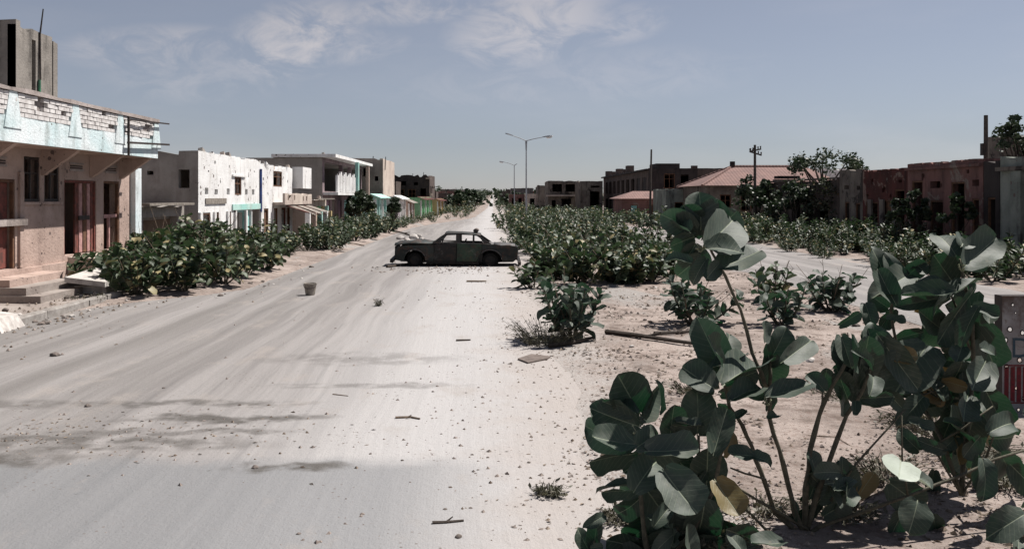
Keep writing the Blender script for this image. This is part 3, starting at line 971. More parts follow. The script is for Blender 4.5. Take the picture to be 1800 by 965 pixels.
small_shop(70.0, 76.8, -9.2, 2.6, 'turq', ['pink_wood', 'red_wood', 'pink_wood'], 'small shop with a turquoise front and pink doors right of the round street tree', 'turq', 51, dep=1.7)
small_shop(78.6, 85.5, -8.4, 2.5, 'white', ['violet', None], 'tall narrow white shop with mauve doors in the left row', 'white', 53, dep=1.0)
small_shop(87.0, 92.5, -8.2, 2.1, 'pink', ['brown_wood', 'pink_wood', None], 'low pink shop between the narrow white shop and the green striped front', 'tin', 54, dep=3)
small_shop(94.0, 110.0, -7.6, 2.4, 'green', ['white', 'green_wood', 'white', 'green_wood', 'white'], 'bright green and white striped shop front far down the left side', 'redwall', 55, dep=3)
small_shop(112.0, 126.0, -7.0, 2.2, 'yellow', ['brown_wood', None, 'pink_wood', 'grey_wood'], 'last ochre shop at the far end of the left row', 'redwall', 56, dep=.8)

# ---------------- right: roadside row in shade
XR = 18.0
fr_ = right_fr(XR)
def YR_(px, X=XR): return X * F / (px - VX)


def RO(p0, p1, y0, y1, **kw):
    """opening in the right-hand facade from its outline in the photograph"""
    a, b = YR_(p1), YR_(p0); Y = (a + b) / 2
    return O(a, b, max(-.1, H - (y1 - VY) * Y / F), H - (y0 - VY) * Y / F, **kw)


b1 = building('pale_corner_house', 'pale greenish house with a pilaster at the right edge of the street', 'building',
              fr_, 27.5, 32.35, 3.85, 9, 'palegreen', [O(29.8, 30.75, -.1, 2.95, 'frame', None), O(28.0, 29.2, .9, 2.6, 'window', None)], ragged=.12, seed=61)
mb = MB(); mb.fbox(fr_, 30.8, 31.4, .004, .18, -.1, 3.3); mb.build('pilaster', M['palegreen'], b1)
mb = MB(); mb.fbox(fr_, 27.5, 32.3, .004, .22, 3.32, 3.46); mb.build('cornice', M['creamD'], b1)
b0 = building('narrow_dark_house', 'narrow shaded house front beside the tall pole on the right', 'building',
              fr_, 32.4, 33.45, 3.72, 9, 'dark', [O(32.55, 33.2, -.1, 2.4, 'frame', None)], ragged=.12, seed=62)
H2, H3, H1 = [], [], []
shell_holes(H2, ((34.6, 3.35), (36.6, 2.9), (38.2, 3.3), (37.2, 2.0), (35.2, 2.5), (39.1, 2.6)), 1.3)
shell_holes(H3, ((40.4, 3.1), (42.0, 2.8), (43.3, 3.2), (41.3, 2.45), (43.9, 2.5)), 1.5)
shell_holes(H1, ((31.7, 3.1), (30.0, 3.3), (31.6, 2.0), (29.3, 3.2)), 1.1)
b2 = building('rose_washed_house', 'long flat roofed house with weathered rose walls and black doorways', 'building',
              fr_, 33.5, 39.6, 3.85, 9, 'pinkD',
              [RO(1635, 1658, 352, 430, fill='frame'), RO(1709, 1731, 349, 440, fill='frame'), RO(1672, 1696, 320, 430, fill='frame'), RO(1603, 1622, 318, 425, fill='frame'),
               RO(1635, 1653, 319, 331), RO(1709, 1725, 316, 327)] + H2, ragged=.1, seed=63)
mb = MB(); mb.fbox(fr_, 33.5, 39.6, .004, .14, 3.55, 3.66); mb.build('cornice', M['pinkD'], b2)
b3 = building('maroon_house', 'dark maroon house front with a stained lower wall and brown doors', 'building',
              fr_, 39.65, 44.4, 3.7, 9, 'redwall',
              [RO(1522, 1543, 355, 420, fill='frame'), RO(1551, 1566, 352, 420, fill='door', mat='brown_wood'), RO(1573, 1593, 333, 420, fill='frame')] + H3, ragged=.1, seed=64)
for u in (40.6, 41.9, 43.2):
    mb = MB(); mb.fbox(fr_, u, u + .4, .004, .1, -.1, 2.3); mb.build('pilaster', M['creamD'], b3)
b4 = building('cream_stained_house', 'stained cream house front with two small vents between hedge and maroon house', 'building',
              fr_, 44.45, 47.4, 3.8, 9, 'creamD',
              [RO(1485, 1493, 355, 410, fill='frame'), RO(1504, 1516, 357, 415, fill='frame'), RO(1484, 1492, 326, 333), RO(1506, 1515, 327, 334)], ragged=.1, seed=65)
# creeper covered ruin
rw = building('creeper_ruin', 'low ruined house front overgrown with dark creeper left of the cream house', 'building',
              fr_, 47.5, 60.5, 3.35, 8, 'brown', [O(49, 51, -.1, 2.2), O(53.5, 55, -.1, 2.2), O(57, 58.4, -.1, 2.0)], ragged=.3, seed=66)
mb = MB(); mb.fbox(fr_, 47.4, 60.6, -.3, .12, 3.37, 3.45); mb.build('coping', M['creamD'], rw)
# red roofed house
hr = building('red_roofed_house', 'grey walled house under a hipped red tiled roof on the right', 'building',
              front_fr(66.0), 15.4, 25.0, 3.25, 8, 'creamD',
              [O(16.4, 17.2, 1.4, 2.6, 'window', None), O(17.9, 18.7, 1.4, 2.6, 'window', None), O(19.6, 20.5, -.1, 2.2, 'door', 'brown_wood'), O(21.4, 22.2, 1.4, 2.6, 'window', None)], ragged=0, seed=67, roof=False)
mb = MB()
e0, e1 = 3.25, 4.75
A = [(15.0, 65.5, e0), (25.5, 65.5, e0), (25.5, 74.5, e0), (15.0, 74.5, e0), (18.3, 70, e1), (24.0, 70, e1)]
for fc in ((0, 1, 5, 4), (1, 2, 5), (2, 3, 4, 5), (3, 0, 4), (0, 3, 2, 1)): mb.face([A[i] for i in fc])
rf = mb.build('roof', M['tile'], hr)
mb = MB(); mb.tube([A[4], A[5]], .13, 6); mb.tube([A[0], A[4]], .11, 6); mb.tube([A[3], A[4]], .11, 6); mb.build('ridge_tiles', M['tile'], rf)
mb = MB(); mb.box(18.2, 18.5, 69.8, 70.2, 4.8, 5.15); mb.build('chimney', M['dark'], rf)
mb = MB(); mb.box(20.6, 22.2, 66.0, 66.9, 3.75, 3.95); mb.build('dormer', M['dark'], rf)
wg = building('white_gabled_house', 'small whitewashed wall showing behind the spreading tree', 'building',
              front_fr(78.0), 27.2, 31.5, 4.9, 6, 'white', [O(28.6, 29.4, 2.6, 3.8)], ragged=.2, seed=68)
gw = building('grey_lean_house', 'plain grey walled house with a doorway left of the red tiled roof', 'building',
              front_fr(74.0), 14.0, 17.4, 3.1, 6, 'palegreen', [O(14.7, 15.4, .2, 2.0, 'frame', None), O(16.1, 16.9, 1.2, 2.2, 'window', None)], ragged=.2, seed=69)
# two dark blocks further on
db = building('dark_block', 'shaded square block with a raised roof room behind the thin pole', 'building',
              front_fr(92.0), 15.95, 20.6, 5.3, 9, 'dark', [O(17.2, 18.3, 3.3, 4.8, 'window', None), O(16.3, 16.9, 1.0, 2.4), O(18.9, 19.7, 3.4, 4.7)], ragged=.12, seed=71)
mb = MB(); mb.box(16.6, 19.0, 93.0, 97.0, 5.3, 5.85); mb.build('roof_room', M['dark'], db)
mb = MB(); mb.box(20.0, 20.6, 92.0, 92.4, 5.3, 5.6); mb.build('parapet_stub', M['brown'], db)
cb_open = []
for i in range(9):
    a = 95.0 + i * 4.0
    cb_open.append(O(a, a + 2.4, 2.9, 4.5)); cb_open.append(O(a, a + 2.4, .1, 2.2))
cb = building('colonnade_block', 'long two storey ruin with dark column bays and stubs on its roof', 'building',
              right_fr(15.9), 93.5, 132.0, 5.4, 9, 'brown', cb_open, ragged=.1, seed=72,
              side_open=([O(.9, 2.4, 3.0, 4.6), O(3.0, 4.6, 3.0, 4.6), O(5.2, 6.8, 3.0, 4.6), O(3.2, 4.4, .4, 2.2)], ()))
for y, h in ((129, .7), (124, .5), (118, .7), (112, .45), (109, .8)):
    mb = MB(); mb.box(16.0, 16.8, y, y + 1.6, 5.35, 5.4 + h); mb.build('roof_stub', M['brown'], cb)
mb = MB(); mb.fbox(right_fr(15.9), 93.5, 132, .004, .35, 5.15, 5.32); mb.build('cornice', M['dark'], cb)
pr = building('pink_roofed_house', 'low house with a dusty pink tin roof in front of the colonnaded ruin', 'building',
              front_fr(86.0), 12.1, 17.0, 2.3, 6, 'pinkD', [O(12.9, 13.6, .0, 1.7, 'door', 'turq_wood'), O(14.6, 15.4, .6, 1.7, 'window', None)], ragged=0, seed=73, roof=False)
mb = MB()
A = [(11.7, 85.6, 2.27), (17.4, 85.6, 2.27), (17.4, 92.4, 2.27), (11.7, 92.4, 2.27), (13.6, 89, 3.0), (16.6, 89, 3.0)]
for fc in ((0, 1, 5, 4), (1, 2, 5), (2, 3, 4, 5), (3, 0, 4), (0, 3, 2, 1)): mb.face([A[i] for i in fc])
mb.build('roof', M['tile'], pr)
# far houses on the right
ar = building('arched_house', 'pale house with a dark archway beside the colonnaded ruin', 'building',
              front_fr(122.0), 11.6, 14.6, 4.6, 8, 'creamD', [O(12.9, 14.2, .5, 3.2), O(13.0, 14.2, 3.7, 3.95)], ragged=.25, seed=74)
tw2 = building('window_frame_house', 'grey upper storey with two large empty windows right of the street lamps', 'building',
               front_fr(132.0), 7.9, 12.4, 4.8, 9, 'creamD', [O(8.5, 9.9, 3.2, 4.4), O(10.4, 12.0, 3.2, 4.4), O(9.8, 11.2, .3, 2.2), O(8.4, 9.0, .3, 2.0)], ragged=.12, seed=75)
mb = MB(); mb.box(7.6, 13.4, 131.0, 131.97, 2.55, 2.75); mb.build('canopy', M['cream'], tw2)
rf_ = random.Random(5)
far_lab = ['tiny far house with a flat roof and two openings', 'tiny far house with a ragged roofline']
for i in range(16):
    y = 150 + i * 16 + rf_.uniform(-5, 5); sd = -1 if i % 2 else 1
    x0 = sd * rf_.uniform(6.5, 11) if sd < 0 else rf_.uniform(2.5, 9)
    w = rf_.uniform(4, 8); r = rise(y); x0 = x0 - w if sd < 0 else x0
    nm_ = building('distant_house', ('tiny far house left of the street end' if sd < 0 else 'tiny far house right of the street end'), 'building', front_fr(y), x0, x0 + w, r + rf_.uniform(2.4, 4.6), 6,
             ('creamD', 'brown', 'cream', 'pinkD', 'shadow')[i % 5], [O(x0 + w * .15, x0 + w * .38, r + .9, r + 2.0), O(x0 + w * .6, x0 + w * .85, r + .3, r + 2.0)], z0=r, ragged=.35, seed=180 + i, group='far houses at the end of the street')
fh = [(5.4, 8.9, 152, 3.0, 'cream', 'low cream house with a dark roof patch right behind the lamps'),
      (3.2, 6.4, 190, 3.0, 'pinkD', 'small rosy house far behind the taller lamp'),
      (9.5, 14.0, 200, 4.6, 'brown', 'distant brown house above the median bushes'),
      (1.6, 4.2, 250, 3.9, 'creamD', 'tiny stained house far along the street by the lamps'),
      (-12.5, -8.5, 185, 3.2, 'brown', 'distant brown house behind the left utility poles'),
      (-14, -9, 240, 4.2, 'creamD', 'pale far house at the left end of the street')]
for i, (x0, x1, y, h, mt, lb) in enumerate(fh):
    r = rise(y)
    w = (x1 - x0)
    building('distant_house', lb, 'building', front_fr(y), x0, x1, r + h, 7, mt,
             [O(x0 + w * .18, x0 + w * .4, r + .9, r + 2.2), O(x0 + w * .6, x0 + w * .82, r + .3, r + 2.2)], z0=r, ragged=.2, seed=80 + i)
ub = building('roof_room_house', 'pale block showing above the roofs at the upper right', 'building',
              front_fr(43.0), 24.0, 27.5, 5.35, 1.3, 'creamD', [O(24.6, 25.2, 4.2, 4.8)], ragged=.1, seed=90)

# broken roofline stubs and rods on the left houses
for par, fx, y0, y1, z, n_, sd in ((white, -11.2, 35, 43.5, 4.0, 7, 1), (annex, -11.24, 44, 50.5, 3.85, 6, 2), (lg, -11.4, 61, 76, 5.2, 5, 3), (sh, -10.9, 54, 59, 2.2, 4, 4)):
    r9 = random.Random(sd)
    for i in range(n_):
        y = y0 + (y1 - y0) * (i + r9.random() * .6) / n_; h = r9.uniform(.08, .34); w = r9.uniform(.2, .6)
        mb = MB(); mb.hexa([(fx - .24, y, z - .1), (fx - .02, y, z - .1), (fx - .02, y + w, z - .1), (fx - .24, y + w, z - .1), (fx - .22, y + .05, z + h), (fx - .04, y + .02, z + h * 1.1), (fx - .05, y + w * .7, z + h * .8), (fx - .22, y + w * .8, z + h)])
        mb.build('broken_parapet_stub', M[('gable', 'white', 'cream')[i % 3]], par)
for px, py0, Y in ((677, 283, 79), (725, 310, 114.5), (744, 308, 114.5), (655, 282, 78.4)):
    a = P(px, py0, Y); mb = MB(); mb.bar(a - Vector((0, 0, .8)), a + Vector((.05, 0, .35)), .06); mb.build('bent_rod', M['iron'], tb if Y < 90 else dk)
# ------------------------------------------------------------------ pavement and kerb
pv, pf = [], []
mb = MB()
ypv = [8 + .5 * i for i in range(35)]
xpv = [-13.6 + i * .5 for i in range(10)] + [-9.02]
v, f = [], []
for y in ypv:
    for x in xpv:
        z = .115 + .02 * mnoise.noise((x * 1.3, y * 1.3, 3)) + .035 * max(0, mnoise.noise((x * .8, y * .8, 8)))
        if y > 22.5: z -= .05 * (y - 22.5)
        v.append((x, y, z))
n = len(xpv)
for j in range(len(ypv) - 1):
    for i in range(n - 1):
        a = j * n + i; f.append((a, a + 1, a + n + 1, a + n))
b0_ = len(v)
for y in ypv: v.append((-9.02, y, -.1))
for j in range(len(ypv) - 1): f.append((j * n + n - 1, b0_ + j, b0_ + j + 1, (j + 1) * n + n - 1))
pave = make_obj('pavement', v, f, M['pave'], None, True, origin=(-11, 16, 0), recalc=False, kind='structure')
kb = bmesh.new(); bmesh.ops.create_cube(kb, size=1.0)
bmesh.ops.bevel(kb, geom=kb.edges[:], offset=.12, segments=1, affect='EDGES')
kme = bpy.data.meshes.new('kerb_stone'); kb.to_mesh(kme); kb.free(); kme.materials.append(M['kerb'])
y = 11.0
while y < 24.5:
    L = rnd.uniform(.85, 1.1)
    if not (21.6 < y < 22.3):
        o = piece('kerb_stone', kme, pave, Matrix.Translation((-8.93 + rnd.uniform(-.03, .03), y + L / 2, .045 + rnd.uniform(-.02, .01))) @ Matrix.Rotation(rnd.uniform(-.03, .03), 4, 'Z') @ Matrix.Rotation(rnd.uniform(-.03, .03), 4, 'X') @ Matrix.Diagonal((.18, L - .03, .26, 1)))
    y += L

# ------------------------------------------------------------------ street lamps and poles
def lamp_head(root, a, b, tilt_m, glass):
    d = (Vector(b) - Vector(a)).normalized()
    a, b = Vector(a), Vector(b)
    mb = MB()
    s = Vector((0, 1, 0)); u = s.cross(d)
    if u.z < 0: u = -u
    ring = []
    for t, w, h in ((-.0, .06, .05), (.25, .15, .09), (.75, .17, .10), (1.0, .07, .05)):
        c = a + (b - a) * t
        ring.append([c - s * w - u * h * .4, c + s * w - u * h * .4, c + s * w * .6 + u * h, c - s * w * .6 + u * h])
    for i in range(3):
        for k in range(4):
            mb.face([ring[i][k], ring[i][(k + 1) % 4], ring[i + 1][(k + 1) % 4], ring[i + 1][k]])
    mb.face(ring[0]); mb.face(ring[3])
    h = mb.build('lamp_head', M['steel'], root)
    if glass:
        mb = MB(); mb.tube([a + (b - a) * .35 - u * .02, a + (b - a) * .5 - u * .11, a + (b - a) * .85 - u * .10, a + (b - a) * 1.02 - u * .02], [.06, .13, .13, .05], 8)
        mb.build('lamp_bowl', M['lampglass'], h, True)


Y1 = 103.0; c = P(925, 248, Y1)
l1 = thing('street_lamp', 'taller nearer double armed street lamp with both arms spread in a Y', 'street lamp', (c.x, Y1, 0), 'double armed street lamps on the median')
mb = MB(); mb.tube([(c.x, Y1, 0), (c.x, Y1, 3), (c.x, Y1, c.z)], [.11, .085, .055], 8); mb.build('pole', M['steel'], l1)
mb = MB(); mb.tube([(c.x, Y1, c.z - 1.1), (c.x, Y1, c.z - .1), (c.x, Y1, c.z + .02)], [.075, .12, .1], 8); mb.build('bracket_sleeve', M['steel'], l1)
for px, py, gl in ((888, 235, False), (971, 239, True)):
    e = P(px, py, Y1); k = c + (e - c) * .62 + Vector((0, 0, .05))
    mb = MB(); mb.tube([c, c + (e - c) * .3 + Vector((0, 0, .06)), k], [.05, .045, .04], 6); mb.build('arm', M['steel'], l1)
    lamp_head(l1, k, e, 0, gl)
Y2 = 180.0; c = P(904, 291, Y2); r0 = rise(Y2)
l2 = thing('street_lamp', 'farther street lamp with one long left arm and a broken right stub', 'street lamp', (c.x, Y2, r0), 'double armed street lamps on the median')
mb = MB(); mb.tube([(c.x, Y2, r0), (c.x, Y2, 4), (c.x, Y2, c.z)], [.12, .09, .07], 8); mb.build('pole', M['steel'], l2)
e = P(878, 284, Y2); k = c + (e - c) * .6 + Vector((0, 0, .1))
mb = MB(); mb.tube([c, c + (e - c) * .3 + Vector((0, 0, .15)), k], [.07, .06, .05], 6); mb.build('arm', M['steel'], l2)
lamp_head(l2, k, e, 0, True)
mb = MB(); mb.tube([c, P(909, 288, Y2)], [.08, .05], 6); mb.build('arm_stub', M['steel'], l2)


def pole(px, pytop, Y, label, rad=.11, cross=None, lean=0.0, extra=None):
    x = X_at(px, Y); zt = H - (pytop - VY) * Y / F; r = rise(Y)
    root = thing('utility_pole', label, 'utility pole', (x, Y, r), 'utility poles along the street')
    mb = MB(); mb.tube([(x - lean, Y, r - .1), (x - lean * .4, Y, (zt + r) * .55), (x, Y, zt)], [rad, rad * .9, rad * .75], 8)
    mb.build('pole', M['pole_wood'], root)
    for (dz, w, ang) in (cross or ()):
        mb = MB(); d = Vector((math.cos(ang), math.sin(ang) * .3, math.sin(ang) * .6)) * w
        q = Vector((x, Y - rad - .04, zt - dz)); mb.bar(q - d, q + d, .09); a = mb.build('cross_arm', M['pole_wood'], root)
        for sg in (-1, -.5, .5, 1):
            mb = MB(); p = q + d * sg * .92; mb.tube([p + Vector((0, 0, .04)), p + Vector((0, 0, .2))], [.035, .05], 6); mb.build('insulator', M['lampglass'] if extra else M['pole_wood'], a)
    return root


pole(1733, 203, 34.5, 'tall thick black pole standing before the rose washed house on the right', .10)
pole(1327, 255, 58.0, 'black pole with crossed arms in front of the red tiled roof', .10, ((.35, .38, .35), (.55, .42, -.5)))
pole(1145, 263, 80.0, 'thin bare pole before the shaded square block', .10, lean=.15)
pole(757, 326, 118.0, 'left of the two distant poles beyond the shaded flats', .10, ((.3, .6, 0),))
pole(785, 337, 150.0, 'right of the two distant poles, near the road end', .11)
pole(1040, 330, 140.0, 'short far pole between the arched house and the window frame house', .09)
mb = MB(); q = P(1733, 262, 34.4); mb.box(q.x - .22, q.x - .08, 34.2, 34.4, q.z - .25, q.z + .2)
tag(mb.build('junction_box', M['iron']), 'small dark box fixed to the tall thick pole', 'box')

# ------------------------------------------------------------------ wrecked car
CX, CY = X_at(693, 31.6), 31.6
car = thing('wrecked_car', 'burnt out saloon car without glass standing across the sandy road', 'car', (CX, CY, .0))
HW = .80


def cs(side, inner=0.0):
    """maps car side coordinates (x along, z up) on to the left or right skin with tumblehome above the belt"""
    def fm(a, b):
        w = HW - inner
        if b > .84: w -= (b - .84) * .42
        else: w -= max(0, .42 - b) * .16
        if a < .5: w -= (.5 - a) * .16
        if a > 3.9: w -= (a - 3.9) * .16
        return Vector((CX + a, CY + HW + side * w, b))
    return fm


def arc(cx, cz, r, a0, a1, n):
    return [(cx + r * math.cos(a0 + (a1 - a0) * i / n), cz + r * math.sin(a0 + (a1 - a0) * i / n)) for i in range(n + 1)]


for side in (-1, 1):
    f0, f1 = cs(side), cs(side, .035)
    lab = {}
    mb = MB(); mb.plate([[(.02, .24), (.30, .20)] + arc(.70, .24, .37, math.pi * .98, .02, 9) + [(1.36, .20), (1.36, .80), (.95, .775), (.5, .75), (.12, .72), (.02, .60)]], f0, f1)
    wing = mb.build('front_wing', M['car'], car)
    mb = MB()      # pale pressed lip over the arch
    lip = arc(.70, .24, .39, math.pi * .8, math.pi * .15, 8)
    for a, b in zip(lip, lip[1:]): mb.bar(f0(*a) + Vector((0, side * .012, 0)), f0(*b) + Vector((0, side * .012, 0)), .03)
    mb.build('arch_lip', M['car_pale'], wing)
    mb = MB(); mb.plate([[(1.375, .235), (2.12, .235), (2.14, .855), (1.385, .815)]], cs(side, -.012), cs(side, .03)); d1 = mb.build('front_door', M['car_black'], car)
    mb = MB(); p = cs(side, -.02)(2.04, .70); mb.box(p.x - .06, p.x + .06, p.y - .012, p.y + .012, p.z - .015, p.z + .015); mb.build('handle', M['iron'], d1)
    mb = MB(); mb.plate([[(2.16, .235), (2.84, .235), (2.92, .40), (3.02, .60), (3.02, .855), (2.165, .855)]], cs(side, -.014), cs(side, .03)); d2 = mb.build('rear_door', M['car_green'], car, label='rear door with a green scorched panel')
    mb = MB(); p = cs(side, -.02)(2.95, .72); mb.box(p.x - .06, p.x + .06, p.y - .012, p.y + .012, p.z - .015, p.z + .015); mb.build('handle', M['iron'], d2)
    mb = MB(); mb.plate([[(2.86, .20)] + arc(3.33, .22, .42, math.pi * .99, .02, 10) + [(4.12, .24), (4.27, .36), (4.30, .70), (4.22, .775), (3.7, .80), (3.32, .835), (3.04, .84), (3.04, .60), (2.94, .40)]], f0, f1)
    rq = mb.build('rear_wing', M['car'], car)
    mb = MB(); lip = arc(3.33, .22, .445, math.pi * .75, math.pi * .18, 8)
    for a, b in zip(lip, lip[1:]): mb.bar(f0(*a) + Vector((0, side * .012, 0)), f0(*b) + Vector((0, side * .012, 0)), .03)
    mb.build('arch_lip', M['car_pale'], rq)
    mb = MB(); mb.plate([[(1.30, .21), (3.06, .21), (3.06, .85), (1.30, .82)]], cs(side, .06), cs(side, .075)); mb.build('door_frame', M['car_black'], car)  # black backing panel added behind the doors, closes and darkens their seams
    mb = MB(); mb.plate([[(1.1, .13), (2.92, .13), (2.92, .225), (1.1, .225)]], f0, cs(side, .09)); mb.build('sill', M['car_black'], car)
    # window frames and pillars
    outer = [(1.30, .865), (3.36, .865), (3.08, 1.06), (2.92, 1.165), (2.3, 1.20), (1.74, 1.175), (1.5, 1.02)]
    w1 = [(1.60, .89), (2.12, .89), (2.12, 1.145), (1.80, 1.125), (1.70, 1.03)]
    w2 = [(2.28, .885), (2.70, .885), (2.70, 1.145), (2.28, 1.155)]
    w3 = [(2.74, .885), (3.10, .885), (2.96, 1.05), (2.85, 1.12), (2.74, 1.135)]
    mb = MB(); mb.plate([outer, w1, w2, w3], f0, f1); mb.build('pillars', M['car_black'], car)
    mb = MB(); mb.bar(f0(1.36, .862) + Vector((0, side * .008, 0)), f0(2.16, .862) + Vector((0, side * .008, 0)), .018); mb.bar(f0(2.16, .862) + Vector((0, side * .008, 0)), f0(3.36, .862) + Vector((0, side * .008, 0)), .018)
    mb.build('belt_trim', M['car_pale'], car)


def cross_sheet(name, prof, m, half, crown, th=.025, ny=8, wave=0.0, smooth=True):
    """sheet across the car: prof = (x, z) from front to back"""
    mb = MB(); rows = []
    for (x, z, hw) in prof:
        row = []
        for j in range(ny + 1):
            t = -1 + 2 * j / ny
            row.append(Vector((CX + x, CY + HW + t * hw, z + crown * (1 - t * t) + wave * mnoise.noise((x * 3.1, t * 2.3, 5)))))
        rows.append(row)
    n = len(rows); b = 0
    for lay in (0, -th):
        for row in rows:
            for p in row: mb.v.append(p + Vector((0, 0, lay)))
    w = ny + 1; off = n * w
    for i in range(n - 1):
        for j in range(ny):
            a = i * w + j
            mb.f.append((a, a + 1, a + w + 1, a + w)); mb.f.append((off + a + w, off + a + w + 1, off + a + 1, off + a))
    for i in range(n - 1):
        for j in (0, ny):
            a = i * w + j; mb.f.append((a, a + w, off + a + w, off + a))
    for j in range(ny):
        for i in (0, n - 1):
            a = i * w + j; mb.f.append((a, a + 1, off + a + 1, off + a))
    return mb.build(name, m, car, smooth)


cross_sheet('roof', [(1.72, 1.17, .63), (1.80, 1.19, .645), (2.3, 1.205, .65), (2.85, 1.18, .65), (2.98, 1.15, .63)], M['car'], .66, .03, wave=.05)
cross_sheet('bonnet', [(-.02, .78, .66), (.12, .82, .70), (.5, .84, .74), (.75, .885, .75), (.95, .855, .755), (1.30, .85, .765)], M['car'], .76, .035, wave=.13)
cross_sheet('boot_lid', [(3.45, .835, .74), (3.7, .83, .75), (4.0, .81, .745), (4.20, .79, .72)], M['car_pale'], .75, .03, wave=.07)
cross_sheet('scuttle', [(1.31, .84, .76), (1.45, .875, .75)], M['car_black'], .76, .02)
cross_sheet('rear_shelf', [(3.05, .84, .74), (3.44, .85, .74)], M['car_pale'], .76, .02)
cross_sheet('floor_pan', [(.2, .22, .70), (1.2, .20, .72), (3.0, .19, .72), (4.1, .28, .70)], M['car_black'], .7, 0)
mb = MB()
xf = CX + .0
mb.box(xf, xf + .05, CY + .08, CY + 1.52, .58, .72); mb.box(xf, xf + .05, CY + .08, CY + 1.52, .24, .38)
mb.box(xf, xf + .05, CY + .08, CY + .18, .381, .579); mb.box(xf, xf + .05, CY + 1.42, CY + 1.52, .381, .579); mb.box(xf, xf + .05, CY + .45, CY + .55, .381, .579); mb.box(xf, xf + .05, CY + 1.05, CY + 1.15, .381, .579)
mb.build('front_panel', M['car_black'], car)
mb = MB(); mb.hexa([(CX - .16, CY + .0, .16), (CX - .05, CY + .0, .14), (CX - .01, CY + 1.58, .27), (CX - .1, CY + 1.58, .27), (CX - .15, CY + .0, .27), (CX - .05, CY + .0, .25), (CX - .01, CY + 1.58, .38), (CX - .1, CY + 1.58, .38)]); mb.build('bumper', M['car_black'], car)
mb = MB(); mb.box(CX + 4.24, CX + 4.28, CY + .09, CY + 1.51, .30, .77); mb.build('rear_panel', M['car'], car)
mb = MB(); mb.hexa([(CX + 4.30, CY + .02, .12), (CX + 4.40, CY + .02, .14), (CX + 4.36, CY + 1.55, .30), (CX + 4.29, CY + 1.55, .30), (CX + 4.30, CY + .02, .23), (CX + 4.40, CY + .02, .25), (CX + 4.36, CY + 1.55, .40), (CX + 4.29, CY + 1.55, .40)]); mb.build('bumper', M['car_black'], car)
mb = MB(); mb.box(CX + 1.36, CX + 1.40, CY + .06, CY + 1.54, .2, .82); mb.build('bulkhead', M['car_black'], car)
for yy in (.18, .95):
    mb = MB(); q = (CX, CY + yy)
    mb.bar((q[0] + 2.25, q[1] + .05, .22), (q[0] + 2.45, q[1] + .05, .95), .04); mb.bar((q[0] + 2.25, q[1] + .42, .22), (q[0] + 2.45, q[1] + .42, .95), .04)
    mb.bar((q[0] + 2.45, q[1] + .05, .95), (q[0] + 2.45, q[1] + .42, .95), .04)
    for i in range(5): mb.bar((q[0] + 2.28 + .035 * i, q[1] + .05, .35 + .12 * i), (q[0] + 2.28 + .035 * i, q[1] + .42, .35 + .12 * i), .02)
    mb.build('seat_frame', M['car_black'], car)
mb = MB(); mb.tube([(CX + 1.62 + .16 * math.sin(a) * .45, CY + .36 + .18 * math.cos(a), .86 + .16 * math.sin(a)) for a in [i * math.pi / 6 for i in range(13)]], .014, 6)
mb.build('steering_wheel', M['car_black'], car)
for (wx, rr) in ((.70, .27), (3.33, .29)):
    for yy in (.04, 1.38):
        c0 = Vector((CX + wx, CY + yy, rr - .03))
        n = 20; mb = MB(); rings = []
        for (dy, r) in ((.0, rr * .62), (.0, rr * .93), (.03, rr), (.15, rr), (.18, rr * .93), (.18, rr * .62)):
            rings.append([c0 + Vector((math.cos(2 * math.pi * i / n) * r, dy, math.sin(2 * math.pi * i / n) * r * (.94 if math.sin(2 * math.pi * i / n) < 0 else 1))) for i in range(n)])
        rings.append(rings[0])
        for a, b in zip(rings, rings[1:]):
            for i in range(n): mb.face([a[i], a[(i + 1) % n], b[(i + 1) % n], b[i]])
        wl = thing('wheel', '', '', (0, 0, 0)); del wl['label']; del wl['category']; wl.parent = car; wl.location = c0 - Vector(car.location)
        mb.build('tyre', M['rubber'], wl)
        mb = MB(); mb.disc_prism(c0 + Vector((0, .05, 0)), (0, 1, 0), rr * .61, .09, 16); mb.disc_prism(c0 + Vector((0, .02, 0)), (0, 1, 0), rr * .2, .03, 10); mb.build('rim', M['car_black'], wl)
for wx, rr in ((.70, .36), (3.33, .41)):
    mb = MB()
    a_ = [Vector((CX + q[0], 0, q[1])) for q in arc(wx, .22, rr, math.pi, 0, 10)]
    for yy, y2 in ((.05, .50), (1.10, 1.55)):
        for q, w_ in zip(a_, a_[1:]): mb.face([q + Vector((0, CY + yy, 0)), w_ + Vector((0, CY + yy, 0)), w_ + Vector((0, CY + y2, 0)), q + Vector((0, CY + y2, 0))])
        ye = y2 if yy < .5 else yy
        mb.face([q + Vector((0, CY + ye, 0)) for q in a_])
    mb.build('wheel_housing', M['car_black'], car)
# lump on the roof and debris under the car
mb = MB()
bm = bmesh.new(); bmesh.ops.create_icosphere(bm, subdivisions=2, radius=.12)
for v_ in bm.verts: v_.co *= 1 + .35 * mnoise.noise(v_.co * 9)
stone_me = bpy.data.meshes.new('stone'); bm.to_mesh(stone_me); bm.free(); stone_me.materials.append(M['stone'])


def stone(x, y, s, label, group=None, m=None, zs=.7, name='stone', z=None):
    o = bpy.data.objects.new(name, stone_me if m is None else stone_me.copy()); COL.objects.link(o)
    if m: o.data.materials[0] = M[m]
    z0 = gz(x, y) if z is None else z
    o.location = (x, y, z0 + s * .03); o.scale = (s, s * rnd.uniform(.7, 1.1), s * zs); o.rotation_euler = (rnd.uniform(-.3, .3), rnd.uniform(-.3, .3), rnd.uniform(0, 6))
    return tag(o, label, 'stone', group)


q = P(837, 403, 32.2)
car.rotation_euler = (0, R(1.0), 0)
car.location.z -= .02
stone(q.x, q.y, .9, 'dark lump lying on the roof of the burnt car', None, 'rubble' if False else None, .8, 'lump', z=1.20)

